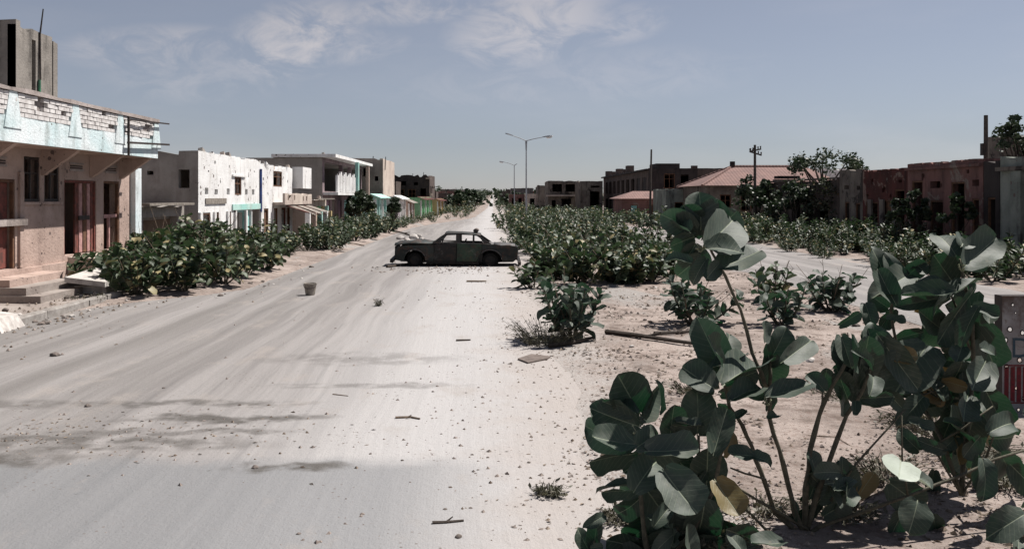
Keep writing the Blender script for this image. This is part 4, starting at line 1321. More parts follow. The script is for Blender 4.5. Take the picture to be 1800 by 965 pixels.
# ------------------------------------------------------------------ bucket
g = P(545, 519, F * H / (519 - VY)); bx, by = g.x, g.y
bk = thing('tin_bucket', 'dented tin bucket standing alone in the road', 'bucket', (bx, by, 0))
mb = MB(); n = 18
prof = [(.105, .0), (.115, .02), (.155, .27), (.165, .285), (.155, .29), (.145, .27), (.10, .03), (.0, .03)]
for i in range(len(prof) - 1):
    for k_ in range(n):
        a, b = 2 * math.pi * k_ / n, 2 * math.pi * (k_ + 1) / n
        p = lambda q_, t: Vector((bx + q_[0] * math.cos(t) * (1 + .06 * math.sin(3 * t)), by + q_[0] * math.sin(t), q_[1] + .01))
        if prof[i + 1][0] == 0: mb.face([p(prof[i], a), p(prof[i], b), p(prof[i + 1], a)])
        else: mb.face([p(prof[i], a), p(prof[i], b), p(prof[i + 1], b), p(prof[i + 1], a)])
mb.face([Vector((bx + .105 * math.cos(2 * math.pi * k_ / n), by + .105 * math.sin(2 * math.pi * k_ / n), .008)) for k_ in range(n)])
mb.build('bucket_body', M['tin'], bk, True)
mb = MB(); mb.tube([(bx - .16 * math.cos(t), by - .15 * math.sin(t), .27 - .10 * math.sin(t)) for t in [i * math.pi / 10 for i in range(11)]], .006, 5); mb.build('handle', M['iron'], bk)

# ------------------------------------------------------------------ shot up panel at the right edge
SY = 10.0
sx0, sx1, sz0, sz1 = X_at(1762, SY), 6.75, .0, H - (520 - VY) * SY / F
sg = thing('metal_panel_stand', 'rusty box panel full of bullet holes with a dark D and red stripes', 'sign', ((sx0 + sx1) / 2, SY, gz(6.2, SY)))
holes = []
def zpx(py): return H - (py - VY) * SY / F
for px, py, r in ((1785, 550, 1.6), (1775, 579, 3.6), (1767, 598, 4.0), (1769, 630, 3.6), (1792, 633, 3.8), (1769, 644, 3.4), (1786, 682, 2.6), (1797, 585, 3.5), (1790, 720, 2.5), (1812, 560, 4), (1825, 610, 4), (1808, 655, 3.5), (1836, 690, 3.6), (1850, 570, 4), (1780, 536, 2.2), (1799, 700, 2.4)):
    cx, cz, rr = X_at(px, SY), zpx(py), r * SY / F
    k_ = 9; ph = rnd.random() * 6
    holes.append([(cx + rr * math.cos(ph - 2 * math.pi * i / k_) * rnd.uniform(.8, 1.15), cz + rr * math.sin(ph - 2 * math.pi * i / k_) * rnd.uniform(.8, 1.15)) for i in range(k_)])
m, kk, bb = new_mat('rusty painted sheet')
p = kk.pos(); x_, y_, z_ = kk.xyz(p)
col = kk.mix(kk.step(kk.noise(p, 3, 6, .65), .35, .65), (.27, .262, .26), (.19, .17, .168))
col = kk.mix(kk.step(kk.math('ADD', z_, kk.math('MULTIPLY', kk.noise(p, 6, 5, .7), .6)), 1.32, 1.62), col, (.07, .045, .032))
col = kk.mix(kk.math('MULTIPLY', kk.step(kk.noise(p, 11, 5, .7), .52, .68), .8), col, (.085, .05, .035))
kk.link(col, bb.inputs['Base Color']); bb.inputs['Roughness'].default_value = .7
kk.link(kk.bump(kk.noise(p, 14, 4, .7), .4, .01), bb.inputs['Normal'])
M['sheet'] = m
M['letter'] = simple('faded blue paint', (.035, .06, .085), (.06, .085, .10), sc=20)
M['stripe'] = simple('faded red paint', (.17, .022, .028), (.10, .025, .025), sc=18)
mb = MB(); mb.plate([[(sx0, sz0 - .1), (sx1, sz0 - .1), (sx1, sz1), (sx0, sz1)]] + holes, lambda a, b: (a, SY, b), lambda a, b: (a, SY + .003, b)); pn = mb.build('front_sheet', M['sheet'], sg)
for h_ in holes:      # curled lips of the bullet holes
    c0 = Vector((sum(a for a, b in h_) / len(h_), 0, sum(b for a, b in h_) / len(h_)))
    mb = MB()
    for (a, b), (a2, b2) in zip(h_, h_[1:] + h_[:1]):
        pa, pb = Vector((a, SY - .0015, b)), Vector((a2, SY - .0015, b2))
        oa = pa + (pa - Vector((c0.x, SY, c0.z))) * .45 + Vector((0, .001, 0)); ob = pb + (pb - Vector((c0.x, SY, c0.z))) * .45 + Vector((0, .001, 0))
        ia, ib = pa + Vector((0, -.008, 0)), pb + Vector((0, -.008, 0))
        mb.face([oa, ob, ib, ia]); mb.face([ia, ib, pb + Vector((0, .004, 0)), pa + Vector((0, .004, 0))])
    mb.build('bullet_hole_lip', M['iron'], pn)
mb = MB(); mb.box(sx0, sx0 + .003, SY + .004, SY + .16, sz0 - .1, sz1); mb.box(sx1 - .003, sx1, SY + .004, SY + .16, sz0 - .1, sz1); mb.box(sx0 + .004, sx1 - .004, SY + .004, SY + .16, sz1 - .003, sz1)
mb.build('side_flange', M['iron'], sg)
lx0, lx1, lz0, lz1 = X_at(1780, SY), X_at(1803, SY), zpx(628), zpx(594)
def yy3(d): return (lambda a, b: (a, SY - d, b))
t_ = .028
mb = MB()
outer = [(lx0, lz0), (lx1 - .05, lz0)] + arc(lx1 - .055, (lz0 + lz1) / 2, (lz1 - lz0) / 2, -math.pi / 2, math.pi / 2, 8)[1:] + [(lx0, lz1)]
inner = [(lx0 + t_, lz0 + t_), (lx0 + t_, lz1 - t_)] + list(reversed(arc(lx1 - .055, (lz0 + lz1) / 2, (lz1 - lz0) / 2 - t_, -math.pi / 2, math.pi / 2, 8)))
mb.plate([outer, inner], yy3(.004), yy3(.001)); mb.build('letter_d', M['letter'], pn)
for i in range(5):
    a = X_at(1765, SY) + i * .068
    mb = MB(); mb.plate([[(a, zpx(706) + .01 * (i % 2)), (a + .047, zpx(706)), (a + .050, zpx(644)), (a + .003, zpx(645))]], yy3(.004), yy3(.001)); mb.build('stripe', M['stripe'], pn)
mb = MB(); mb.box(X_at(1765, SY), X_at(1765, SY) + .33, SY - .0035, SY - .001, zpx(709), zpx(706.5)); mb.build('stripe', M['stripe'], pn)
mb = MB(); mb.box(X_at(1765, SY), X_at(1765, SY) + .33, SY - .0035, SY - .001, zpx(643.5), zpx(641)); mb.build('stripe', M['stripe'], pn)

# ------------------------------------------------------------------ loose things on the ground
def slab(name, label, cat, pts, h, m, z=None, group=None):
    """flat piece with an outline of ground points"""
    mb = MB(); zz = [gz(x, y) for x, y in pts] if z is None else [z] * len(pts)
    mb.plate([pts], lambda a, b: (a, b, gz(a, b) + h), lambda a, b: (a, b, gz(a, b) - .02))
    return tag(mb.build(name, M[m]), label, cat, group)


def gp(px, py):
    Y = F * H / (py - VY)
    return (X_at(px, Y), Y)


slab('scrap_board', 'flat torn dark board lying at the sandy edge of the road', 'board', [gp(910, 633), gp(928, 640), gp(962, 633), gp(968, 629), gp(934, 625)], .03, 'card')
mb = MB(); a = gp(96, 505); mb.hexa([(-10.0, 21.2, .42), (-9.1, 21.3, .30), (-9.0, 22.7, .34), (-10.0, 22.8, .52), (-10.0, 21.2, .54), (-9.1, 21.3, .42), (-9.0, 22.7, .46), (-10.0, 22.8, .64)])
mb.box(-9.95, -9.2, 21.6, 22.5, .08, .30)
tag(mb.build('concrete_slab', M['rubble']), 'pale broken concrete slab leaning beside the doorstep of the pink house', 'slab')
mb = MB(); mb.hexa([(-9.4, 15.9, .0), (-8.65, 16.0, .0), (-8.75, 17.0, .0), (-9.4, 17.0, .0), (-9.4, 15.95, .28), (-8.8, 16.05, .22), (-8.85, 16.9, .25), (-9.4, 16.95, .30)])
tag(mb.build('concrete_chunk', M['rubble']), 'white concrete chunk on the kerb at the left edge', 'rubble')


def stick(pts, r, label, name='stick', m='twig', cat='stick', fork=True):
    w = [Vector((gp(px, py)[0], gp(px, py)[1], 0)) for px, py in pts]
    for q in w: q.z = gz(q.x, q.y) + r
    root = thing(name, label, cat, w[0])
    mb = MB(); mb.tube(w, [r * (1 - .4 * i / (len(w) - 1)) for i in range(len(w))], 6); mb.build('wood', M[m], root)
    if fork:
        d = (w[-1] - w[0]); mid = w[0] + d * .45
        mb = MB(); mb.tube([mid, mid + d * .2 + Vector((0, d.length * .08, r * 2))], [r * .6, r * .3], 5); mb.build('fork', M[m], root)
    return root


stick([(760, 921), (785, 920), (815, 917)], .014, 'dark stick on the pale road near the bottom of the picture', 'stick', 'bark')
stick([(802, 600), (827, 599)], .02, 'short dark stick lying on the pale right half of the road', 'stick', 'bark', fork=False)
stick([(695, 736), (722, 735), (738, 738)], .016, 'thin twig in the middle of the pale road')
stick([(585, 694), (612, 697)], .010, 'hair thin twig on the worn left half of the road', fork=False)
stick([(1065, 590), (1120, 597), (1180, 607), (1225, 613)], .045, 'long dead branch lying across the bare median earth', 'dead_branch', 'bark', 'branch')
stick([(1150, 593), (1200, 590), (1240, 588)], .035, 'shorter dead branch behind the long branch on the median', 'dead_branch', 'bark', 'branch')
stick([(965, 612), (1015, 606), (1045, 598)], .04, 'dark fallen branch below the round shrub at the roadside', 'dead_branch', 'bark', 'branch')
stick([(680, 471), (705, 468), (750, 462)], .05, 'dark pole lying under the front of the burnt car', 'fallen_pole', 'bark', 'pole', False)
stick([(820, 496), (855, 496)], .03, 'stick on the sand just in front of the burnt car', fork=False)
stick([(600, 430), (640, 433)], .04, 'plank on the far left edge of the road', fork=False)
for px, py, s, lb in ((805, 945, .25, 'dark stone at the bottom middle of the road'), (448, 823, .3, 'dark stone at the tip of the oily stain'), (97, 626, .6, 'black stone on the left side of the road near the kerb'),
                      (525, 939, .16, 'small stone on the grey tar in the foreground'), (830, 800 , .15, 'small stone by the sandy verge of the road'), (288, 683, .2, 'lone pebble on the left half of the road'), (155, 715, .35, 'brown lump of earth on the left of the road')):
    x, y = gp(px, py); stone(x, y, s, lb)
for i in range(34):
    x, y = gp(rnd.uniform(640, 1010), rnd.uniform(640, 900))
    stone(x, y, rnd.uniform(.07, .18), 'small dark stone scattered over the pale side of the road', 'stones scattered on the right half of the road')
for i in range(30):
    x = rnd.uniform(-10.6, -8.6); y = rnd.uniform(15, 25)
    stone(x, y, rnd.uniform(.3, .9), 'lump of rubble scattered on the left pavement', 'rubble lumps on the left pavement', rnd.choice((None, 'rubble', 'stone')), z=.13 if x < -9 else 0.0, name='rubble_lump')
for i in range(46):
    if i % 2: y = rnd.uniform(14.5, 21.5); x = -8.62 + rnd.gauss(0, .16)
    else: y = rnd.uniform(20.5, 32); x = road_l(y) + rnd.gauss(.05, .35)
    stone(x, y, rnd.choice((.2, .3, .35, .6)) * rnd.uniform(.8, 1.3), 'lump of rubble lying in the gutter along the left edge of the road', 'rubble lumps in the left gutter', rnd.choice((None, None, 'stone', 'rubble')), name='rubble_lump', zs=.55)
for i in range(26):
    x = rnd.uniform(1.6, 7.6); y = rnd.uniform(10.5, 24)
    stone(x, y, rnd.choice((.2, .3, .5)) * rnd.uniform(.8, 1.3), 'lump of rubble on the bare earth of the median', 'rubble lumps on the median', rnd.choice((None, 'stone', 'rubble')), name='rubble_lump', zs=.5)
for i, (px, py, s) in enumerate(((705, 421, 2.2), (716, 424, 1.6), (728, 420, 2.6), (742, 423, 1.5), (736, 417, 1.8))):
    x, y = gp(px, py); stone(x, y, s, 'pale chunk in the rubble heap behind the bonnet of the car', 'rubble heap behind the car', 'rubble', name='rubble_chunk')
stick([(688, 408), (712, 412), (738, 420)], .06, 'dead branch in front of the pink shops on the left', 'dead_branch', 'bark', 'branch')

# ------------------------------------------------------------------ litter, pebbles
def scatter_mesh(name, items, m, **props):
    """items: (x, y, z, size, kind); kind 0 pebble, 1 flake"""
    v, f = [], []
    for x, y, z, s, kd in items:
        i = len(v); a = rnd.random() * 6.28; ca, sa = math.cos(a) * s, math.sin(a) * s
        if kd == 0:
            h = s * rnd.uniform(.5, .9)
            v += [(x + ca, y + sa, z), (x - sa * .8, y + ca * .8, z), (x - ca, y - sa, z), (x + sa * .7, y - ca * .7, z), (x + ca * .2, y + sa * .2, z + h)]
            f += [(i, i + 1, i + 4), (i + 1, i + 2, i + 4), (i + 2, i + 3, i + 4), (i + 3, i, i + 4)]
        else:
            h = s * rnd.uniform(.1, .6); w = rnd.uniform(.25, .7)
            v += [(x + ca, y + sa, z + .004), (x - sa * w, y + ca * w, z + h), (x - ca, y - sa, z + .006), (x + sa * w, y - ca * w, z + h * .6)]
            f += [(i, i + 1, i + 2), (i, i + 2, i + 3)]
    return make_obj(name, v, f, M[m], None, False, origin=(0, 0, 0), recalc=False, **props)


items, peb = [], []
for i in range(20000):
    Y = 5.5 + 26 * rnd.random() ** 1.6
    x = rnd.uniform(.6, 8.4) if rnd.random() < .86 else rnd.uniform(-9.8, 9)
    dens = 1.3 * mnoise.noise((x * .7, Y * .7, 20)) + .6 * mnoise.noise((x * 2.2, Y * 2.2, 9))
    if dens < rnd.uniform(-.25, .45): continue
    if road_l(Y) + 1 < x < road_r(Y) - .2 and rnd.random() < .8: continue
    (items if rnd.random() < .6 else peb).append((x, Y, gz(x, Y), rnd.uniform(.007, .05) * (.6 + Y * .03), 1 if rnd.random() < .7 else 0))
for i in range(2600):
    Y = 5.8 + 20 * rnd.random() ** 1.5; x = rnd.gauss(.2, 1.3) if rnd.random() < .75 else rnd.uniform(-7, 1)
    if mnoise.noise((x * 1.1, Y * .8, 33)) + .5 * mnoise.noise((x * 3.3, Y * 3, 3)) < .12: continue
    if x > -8: peb.append((x, Y, gz(x, Y) + .006, rnd.choice((.006, .008, .011, .026)) * rnd.uniform(.7, 1.3), 0))
for i in range(900):
    Y = rnd.uniform(12, 30); x = rnd.gauss(-9.0, .8)
    (items if i % 2 else peb).append((x, Y, (.13 if x < -9 else .01) + (.03 if Y > 22 else 0), rnd.uniform(.012, .06), i % 3 % 2))
for i in range(5200):
    if i % 3 == 0: x, Y = rnd.gauss(4.1, 1.1), rnd.gauss(7.6, .8)
    elif i % 3 == 1: x, Y = rnd.gauss(-4.3, 1.4), rnd.gauss(9.2, .55)
    else: x, Y = rnd.gauss(1.3, .7), 6 + 16 * rnd.random() ** 1.6
    if Y < 5.8 or (i % 3 == 1 and rnd.random() < .72): continue
    (items if rnd.random() < .6 else peb).append((x, Y, gz(x, Y) + .006, rnd.uniform(.006, .03), 1 if rnd.random() < .6 else 0))
for i in range(260):
    x, Y = rnd.gauss(-1.6, 1.6), rnd.gauss(30.6, 1.1)
    peb.append((x, Y, .006, rnd.uniform(.02, .07), i % 2))
scatter_mesh('leaf_litter', items, 'litter', kind='stuff')
M['pebble'] = simple('pebbles', (.30, .25, .22), (.12, .10, .09), sc=30)
scatter_mesh('gravel', peb, 'pebble', kind='stuff')

# ------------------------------------------------------------------ leaves
LP = [(0, .14), (.02, .46), (.08, .72), (.20, .90), (.36, .98), (.54, 1.0), (.70, .96), (.83, .83), (.92, .62), (.975, .34), (1.0, .08)]


def leaf_mesh(name, m, hi=True, fold=.15, bend=.15, wave=.03, twist=0.0, seed=0):
    rows = LP if hi else [LP[i] for i in (0, 2, 5, 7, 10)]
    cols = (-1, -.55, -.06, .06, .55, 1) if hi else (-1, 0, 1)
    v, uv, f = [], [], []
    for t, w in rows:
        for c_ in cols:
            x = c_ * w * .5
            y = t - (.10 * abs(c_) if t < .05 else 0)
            if hi and abs(c_) == 1: x *= 1 + .08 * mnoise.noise((t * 4.3, c_ * 3, seed * 1.7)) - (.12 if mnoise.noise((t * 9, c_ * 5 + 9, seed)) > .42 else 0)
            z = fold * abs(x) - bend * t * t + wave * math.sin(9 * t + 2 * c_ + seed) * abs(c_) + twist * c_ * t
            v.append((x, y, z)); uv.append((c_ * w, t))
    n = len(cols)
    for j in range(len(rows) - 1):
        for i in range(n - 1):
            a = j * n + i; f.append((a, a + 1, a + n + 1, a + n))
    if hi:      # short stalk
        i = len(v)
        v += [(-.02, 0, 0), (.02, 0, 0), (.014, -.10, -.01), (-.014, -.10, -.01)]; uv += [(0, 0)] * 4
        f.append((i, i + 3, i + 2, i + 1))
    me = bpy.data.meshes.new(name)
    me.from_pydata(v, [], f)
    ul = me.uv_layers.new(name='UVMap')
    for lp in me.loops: ul.data[lp.index].uv = uv[lp.vertex_index]
    me.polygons.foreach_set('use_smooth', [True] * len(me.polygons))
    me.materials.append(m)
    return me


def leaf_matrix(p, d, n, L, w):
    d = d.normalized(); n = (n - d * n.dot(d)).normalized(); x = d.cross(n)
    return Matrix(((x.x * L * w, d.x * L, n.x * L, p.x), (x.y * L * w, d.y * L, n.y * L, p.y), (x.z * L * w, d.z * L, n.z * L, p.z), (0, 0, 0, 1)))


VAR = [(.3, -.1, .04, .08), (.6, .1, .03, .0), (.2, .34, .05, .06), (.4, -.16, .05, -.06), (.25, .12, .03, 0), (.45, .28, .05, .06), (.12, -.12, .04, -.08), (.6, .18, .06, .1), (.3, .42, .05, -.1), (-.15, .22, .05, .05)]
LEAF_HI = [leaf_mesh('leaf', M['leaf'], True, *a, seed=i) for i, a in enumerate(VAR)]
LEAF_DRY = [leaf_mesh('leaf', M['leaf_dry'], True, *a, seed=i) for i, a in enumerate(VAR)]
LEAF_PALE = [leaf_mesh('leaf', M['leaf_pale'], True, *a, seed=i) for i, a in enumerate(VAR[:2])]
LEAF_LO = [leaf_mesh('leaf', M['leaf_far'], False, *a, seed=i) for i, a in enumerate(VAR)]


def shrub_plan(rr, h, rad, nst, nleaf, L):
    """stems (lists of points) and leaf matrices about the origin"""
    stems, leaves = [], []
    per = max(1, nleaf // (nst * 2))
    for s in range(nst):
        a = 2 * math.pi * (s + rr.random() * .8) / nst
        lean = rad * (.25 + .75 * math.sqrt(rr.random())) if s else rad * .15
        hh = h * rr.uniform(.62, 1.0) * (1 - .25 * lean / rad)
        end = Vector((math.cos(a) * lean, math.sin(a) * lean, hh))
        p0 = Vector((math.cos(a) * .06, math.sin(a) * .06, -.05))
        mid = p0.lerp(end, .5) + Vector((math.cos(a), math.sin(a), -.4)) * lean * .22
        pts = [p0.lerp(mid, t).lerp(mid.lerp(end, t), t) for t in (0, .2, .4, .6, .8, 1.0)]
        stems.append(pts)
        for j in range(per):
            t = .22 + .78 * (j + rr.random() * .5) / per
            t = min(t, .999); i = min(4, int(t * 5)); q = pts[i].lerp(pts[i + 1], t * 5 - i)
            ax = (pts[i + 1] - pts[i]).normalized()
            o = ax.orthogonal().normalized(); o.rotate(Matrix.Rotation(j * 1.57 + rr.random() * .7 + s, 3, ax))
            for sg in (1, -1):
                d = (o * sg + ax * rr.uniform(.35, .95) + Vector((0, 0, rr.uniform(-.5, .35)))).normalized()
                nn = (ax * .8 - o * sg * .5 + Vector((rr.uniform(-.9, .9), rr.uniform(-.9, .9), .35)))
                ll = L * rr.uniform(.7, 1.15) * (1 - .35 * max(0, t - .85) / .15)
                leaves.append((q + d * .03, d, nn, ll, rr.uniform(.62, .82)))
    return stems, leaves


def stems_mb(stems, off, r):
    mb = MB()
    for pts in stems: mb.tube([p + off for p in pts], [r * (1.0 - .12 * i) for i in range(len(pts))], 5, False)
    return mb


def shrub_near(x, y, h, rad, nst, nleaf, L, label, group=None, seed=0, hi=False, name='milkweed_shrub', cat='shrub'):
    rr = random.Random(seed)
    z = gz(x, y); off = Vector((x, y, z))
    root = thing(name, label, cat, off, group)
    st, lv = shrub_plan(rr, h, rad, nst, nleaf, L)
    stems_mb(st, off, .018 + .006 * h).build('stems', M['stem'], root, True)
    mb = MB()
    for i in range(5):
        a = rr.random() * 6.28; e = Vector((math.cos(a) * rad * rr.uniform(.5, 1.1), math.sin(a) * rad * rr.uniform(.5, 1.1), h * rr.uniform(.5, 1.08)))
        md = e * .5 + Vector((rr.uniform(-.1, .1), rr.uniform(-.1, .1), .05)); pts = [off, off + md, off + e]
        mb.tube(pts, [.011, .008, .004], 4, False)
        for k_ in range(3):
            q = pts[1].lerp(pts[2], rr.random()); mb.tube([q, q + Vector((rr.uniform(-1, 1), rr.uniform(-1, 1), rr.uniform(0, .8))) * .16], [.005, .002], 3, False)
    mb.build('dead_twigs', M['twig'], root)
    src = LEAF_HI if hi else LEAF_LO
    for p, d, n, l, w in lv[:298]:
        o = bpy.data.objects.new('leaf', rr.choice(src)); COL.objects.link(o)
        o.parent = root; o.matrix_basis = leaf_matrix(p, d, n, l, w)
    return root


def shrub_proto(seed, h, rad, nst, nleaf, L):
    """joined foliage for shrubs whose leaves are too small to tell apart"""
    rr = random.Random(seed)
    st, lv = shrub_plan(rr, h, rad, nst, nleaf, L)
    v, f = [], []
    for p, d, n, l, w in lv:
        mt = leaf_matrix(p, d, n, l, w); i = len(v)
        for q in ((0, 0, 0), (.42, .35, .06), (.36, .75, .0), (0, 1, -.15), (-.36, .75, .0), (-.42, .35, .06), (0, .5, -.04)): v.append(mt @ Vector(q))
        f += [(i, i + 1, i + 6), (i + 1, i + 2, i + 6), (i + 2, i + 3, i + 6), (i + 3, i + 4, i + 6), (i + 4, i + 5, i + 6), (i + 5, i, i + 6)]
    me = bpy.data.meshes.new('foliage'); me.from_pydata(v, [], f); me.materials.append(M['leaf_far'])
    mb = stems_mb(st, Vector((0, 0, 0)), .03); ms = bpy.data.meshes.new('stems'); ms.from_pydata(mb.v, [], mb.f); ms.materials.append(M['stem'])
    return me, ms


PROTO = [shrub_proto(100 + i, 1.6, 1.2, 9, 360, .21) for i in range(5)]
PROTO_S = [shrub_proto(200 + i, 1.6, 1.25, 6, 110, .30) for i in range(4)]


def shrub_far(x, y, s, label, group, rr, small=False, hs=1.0):
    me, ms = rr.choice(PROTO_S if small else PROTO)
    root = thing('milkweed_shrub', label, 'shrub', (x, y, gz(x, y) - .02), group)
    root.rotation_euler = (0, 0, rr.random() * 6.28); root.scale = (s, s, s * hs)
    for nm, m_ in (('foliage', me), ('stems', ms)):
        o = bpy.data.objects.new(nm, m_); COL.objects.link(o); o.parent = root
        if nm == 'foliage': o['kind'] = 'stuff'
    return root


# left thicket along the kerb: leaves told apart
G1 = 'milkweed shrubs in the thicket along the left kerb'
L1 = 'leafy milkweed shrub in the dense thicket in front of the shed and white house'
spots = [(-8.6, 21.9, 1.35, .95, 130), (-7.7, 22.6, 1.3, .9, 120), (-9.6, 22.9, 1.3, .9, 110), (-8.3, 23.6, 1.65, 1.0, 130), (-7.2, 24.3, 1.35, .9, 110),
         (-9.4, 24.6, 1.6, 1.0, 120), (-8.0, 25.3, 1.75, 1.0, 120), (-10.3, 25.0, 1.1, .7, 60), (-9.2, 26.7, 1.85, 1.0, 120), (-7.3, 26.6, 1.45, .95, 110),
         (-10.4, 27.9, 1.7, .9, 100), (-8.3, 28.2, 1.75, 1.0, 110), (-9.6, 29.6, 1.8, 1.0, 110), (-7.2, 28.9, 1.3, .9, 90), (-8.2, 30.9, 1.5, 1.0, 100), (-9.9, 31.6, 1.6, 1.0, 90)]
for i, (x, y, h, r_, n_) in enumerate(spots):
    shrub_near(x, y, h * 1.02, r_ * 1.12, 8, int(n_ * 1.7), .25, ('milkweed shrub at the kerb end of the thicket, nearest the doorsteps' if y < 23.2 and x < -8.2 else 'milkweed shrub on the road side of the thicket before the shed' if x > -7.8 and y < 27.5 else 'milkweed shrub in the middle of the thicket between pink house and bucket' if y < 26 else 'milkweed shrub at the back of the thicket before the whitewashed house'), G1, 300 + i)
shrub_near(-10.55, 24.0, .55, .35, 4, 26, .17, 'small leafy plant growing out of the landing at the middle doorway', None, 330)
shrub_near(-10.3, 25.95, .95, .45, 4, 34, .20, 'upright plant beside the second doorway of the pink house', None, 331)
G2 = 'milkweed shrubs farther along the left side'
L2 = 'bushy milkweed shrub in the strip before the left hand shops'
rr = random.Random(11)
y = 32.5
while y < 62:
    for k_ in range(2):
        shrub_far(rr.uniform(-9.6, -7.0), y + rr.uniform(-1, 1), rr.uniform(.75, 1.12), 'bushy shrub in the strip before the ' + ('whitewashed house' if y < 43.7 else 'broken balcony house' if y < 51 else 'green shop row' if y < 59.5 else 'baluster house'), G2, rr, False, rr.uniform(.8, 1.05))
    y += 2.1
while y < 150:
    shrub_far(rr.uniform(-8.6, -7.0), y, rr.uniform(.3, .62), 'distant low shrub at the foot of the far left shops', 'distant shrubs on the left', rr, True)
    shrub_far(rr.uniform(-7.2, min(-3.0, road_l(y) - .6)), y + 1.5, rr.uniform(.3, .6) if y < 110 else rr.uniform(.6, 1.0), 'distant low shrub at the foot of the far left shops', 'distant shrubs on the left', rr, True)
    y += 3.0
for i in range(16):
    shrub_far(rr.uniform(-8, -3.4), 150 + i * 8, rr.uniform(1.1, 1.6), 'distant low shrub at the foot of the far left shops', 'distant shrubs on the left', rr, True)

# round roadside shrub and the middle shrubs of the median
shrub_near(1.30, 15.3, 1.35, .62, 9, 150, .22, 'round upright milkweed shrub at the edge of the road, nearest on the median', None, 400, True)
shrub_near(3.75, 17.0, 1.05, .85, 8, 120, .23, 'low spreading shrub behind the tall foreground stem', None, 401, True)
shrub_near(5.35, 16.9, 1.0, .62, 6, 70, .24, 'dark leaved shrub beside the open strip of the side road', None, 402, True)
shrub_near(7.0, 18.9, .98, .75, 7, 90, .24, 'shrub at the kerb of the side road left of the big foreground leaves', None, 403, True)
shrub_near(6.4, 20.8, 1.15, .5, 5, 50, .22, 'slender shrub just behind the shrub at the side road kerb', None, 404)
shrub_near(1.0, 24.0, .75, .55, 5, 60, .22, 'small shrub with dry tips beside the rear of the burnt car', None, 405)
# dry weed clumps
def weed(x, y, r_, h, n_, label, seed):
    rr = random.Random(seed); mb = MB(); z = gz(x, y)
    for i in range(n_):
        a = rr.random() * 6.28; d = r_ * math.sqrt(rr.random()); bx, by = x + math.cos(a) * d * .6, y + math.sin(a) * d * .6
        tip = Vector((x + math.cos(a) * d * 1.4, y + math.sin(a) * d * 1.4, z + h * rr.uniform(.3, 1)))
        mb.tube([(bx, by, z - .02), Vector((bx, by, z)).lerp(tip, .5) + Vector((0, 0, .05)), tip], [.004, .003, .002], 3, False)
        for k_ in range(5):
            q = Vector((bx, by, z)).lerp(tip, rr.random()); e = Vector((rr.uniform(-1, 1), rr.uniform(-1, 1), rr.uniform(-.3, 1))) * .05
            s = Vector((rr.uniform(-1, 1), rr.uniform(-1, 1), 0)) * .016
            mb.face([q, q + e * .5 + s, q + e, q + e * .5 - s])
    return tag(make_obj('dry_weed', mb.v, mb.f, M['weed'], None, False, origin=(x, y, z), recalc=False), label, 'weed')


weed(.85, 14.9, .55, .42, 220, 'grey dry weed clump at the foot of the round roadside shrub', 1)
weed(.95, 6.75, .16, .12, 60, 'small withered weed on the sandy verge at the bottom', 2)
weed(.45, 7.35, .12, .08, 50, 'tiny dry weed beside the stick near the bottom', 3)
weed(-2.55, 20.1, .10, .18, 30, 'single tiny green weed in the open road', 4)
weed(3.0, 12.3, .3, .10, 80, 'flat dry weed on the bare median earth', 5)
weed(2.4, 11.0, .25, .12, 70, 'dead weed between the large leaves and the dead branch', 6)
weed(-9.2, 20.6, .4, .2, 90, 'dry weed between kerb and doorsteps on the left', 7)

# the mass of shrubs on the median
G3 = 'milkweed shrubs massed on the median'
L3 = 'milkweed shrub in the mass covering the median behind the burnt car'
cand = []
rr = random.Random(21)
for (x0, x1, y0, y1, n_) in ((1.6, 5.2, 24.5, 30, 13), (1.2, 5.8, 30, 40, 17), (.9, 6.6, 40, 55, 18)):
    for i in range(n_): cand.append((rr.uniform(x0, x1), rr.uniform(y0, y1)))
near_ct = 0
for x, y in sorted(cand, key=lambda c_: c_[1]):
    s = rr.choice((.55, .7, .9, 1.0, 1.15)) * rr.uniform(.92, 1.06)
    if y < 31 and near_ct < 14:
        near_ct += 1
        shrub_near(x, y, 1.5 * s, 1.05 * s, 8, 180, .25, ('front row milkweed shrub of the median mass right of the car boot' if x < 3.3 else 'front row milkweed shrub of the median mass left of the tall shoot'), G3, 500 + near_ct)
    else:
        shrub_far(x, y, s, 'milkweed shrub deep in the median mass ' + ('along the road edge' if x < 2.6 else 'along its middle' if x < 4.3 else 'towards the side road'), G3, rr, False, rr.uniform(.85, 1.1))
for i in range(40):
    y = 55 + 120 * (i / 40) ** 1.3
    shrub_far(rr.uniform(.7, 7.4), y, rr.uniform(.8, 1.15), 'far shrub on the median around the foot of the street lamps', 'far shrubs on the median', rr, True)
for i in range(12):
    shrub_far(rr.uniform(.6, 7.4), 178 + i * 9, rr.uniform(1.0, 1.4), 'far shrub on the median around the foot of the street lamps', 'far shrubs on the median', rr, True)

# the right-hand verge
G4 = 'milkweed shrubs before the right hand houses'
L4 = 'dark leafy shrub on the verge in front of the right hand house row'
rr = random.Random(31)
def LH(y):
    return 'leafy shrub on the verge before the ' + ('pale corner house' if y < 32 else 'rose washed house' if y < 39.6 else 'maroon house' if y < 44.4 else 'stained cream house' if y < 47.4 else 'creeper covered ruin')


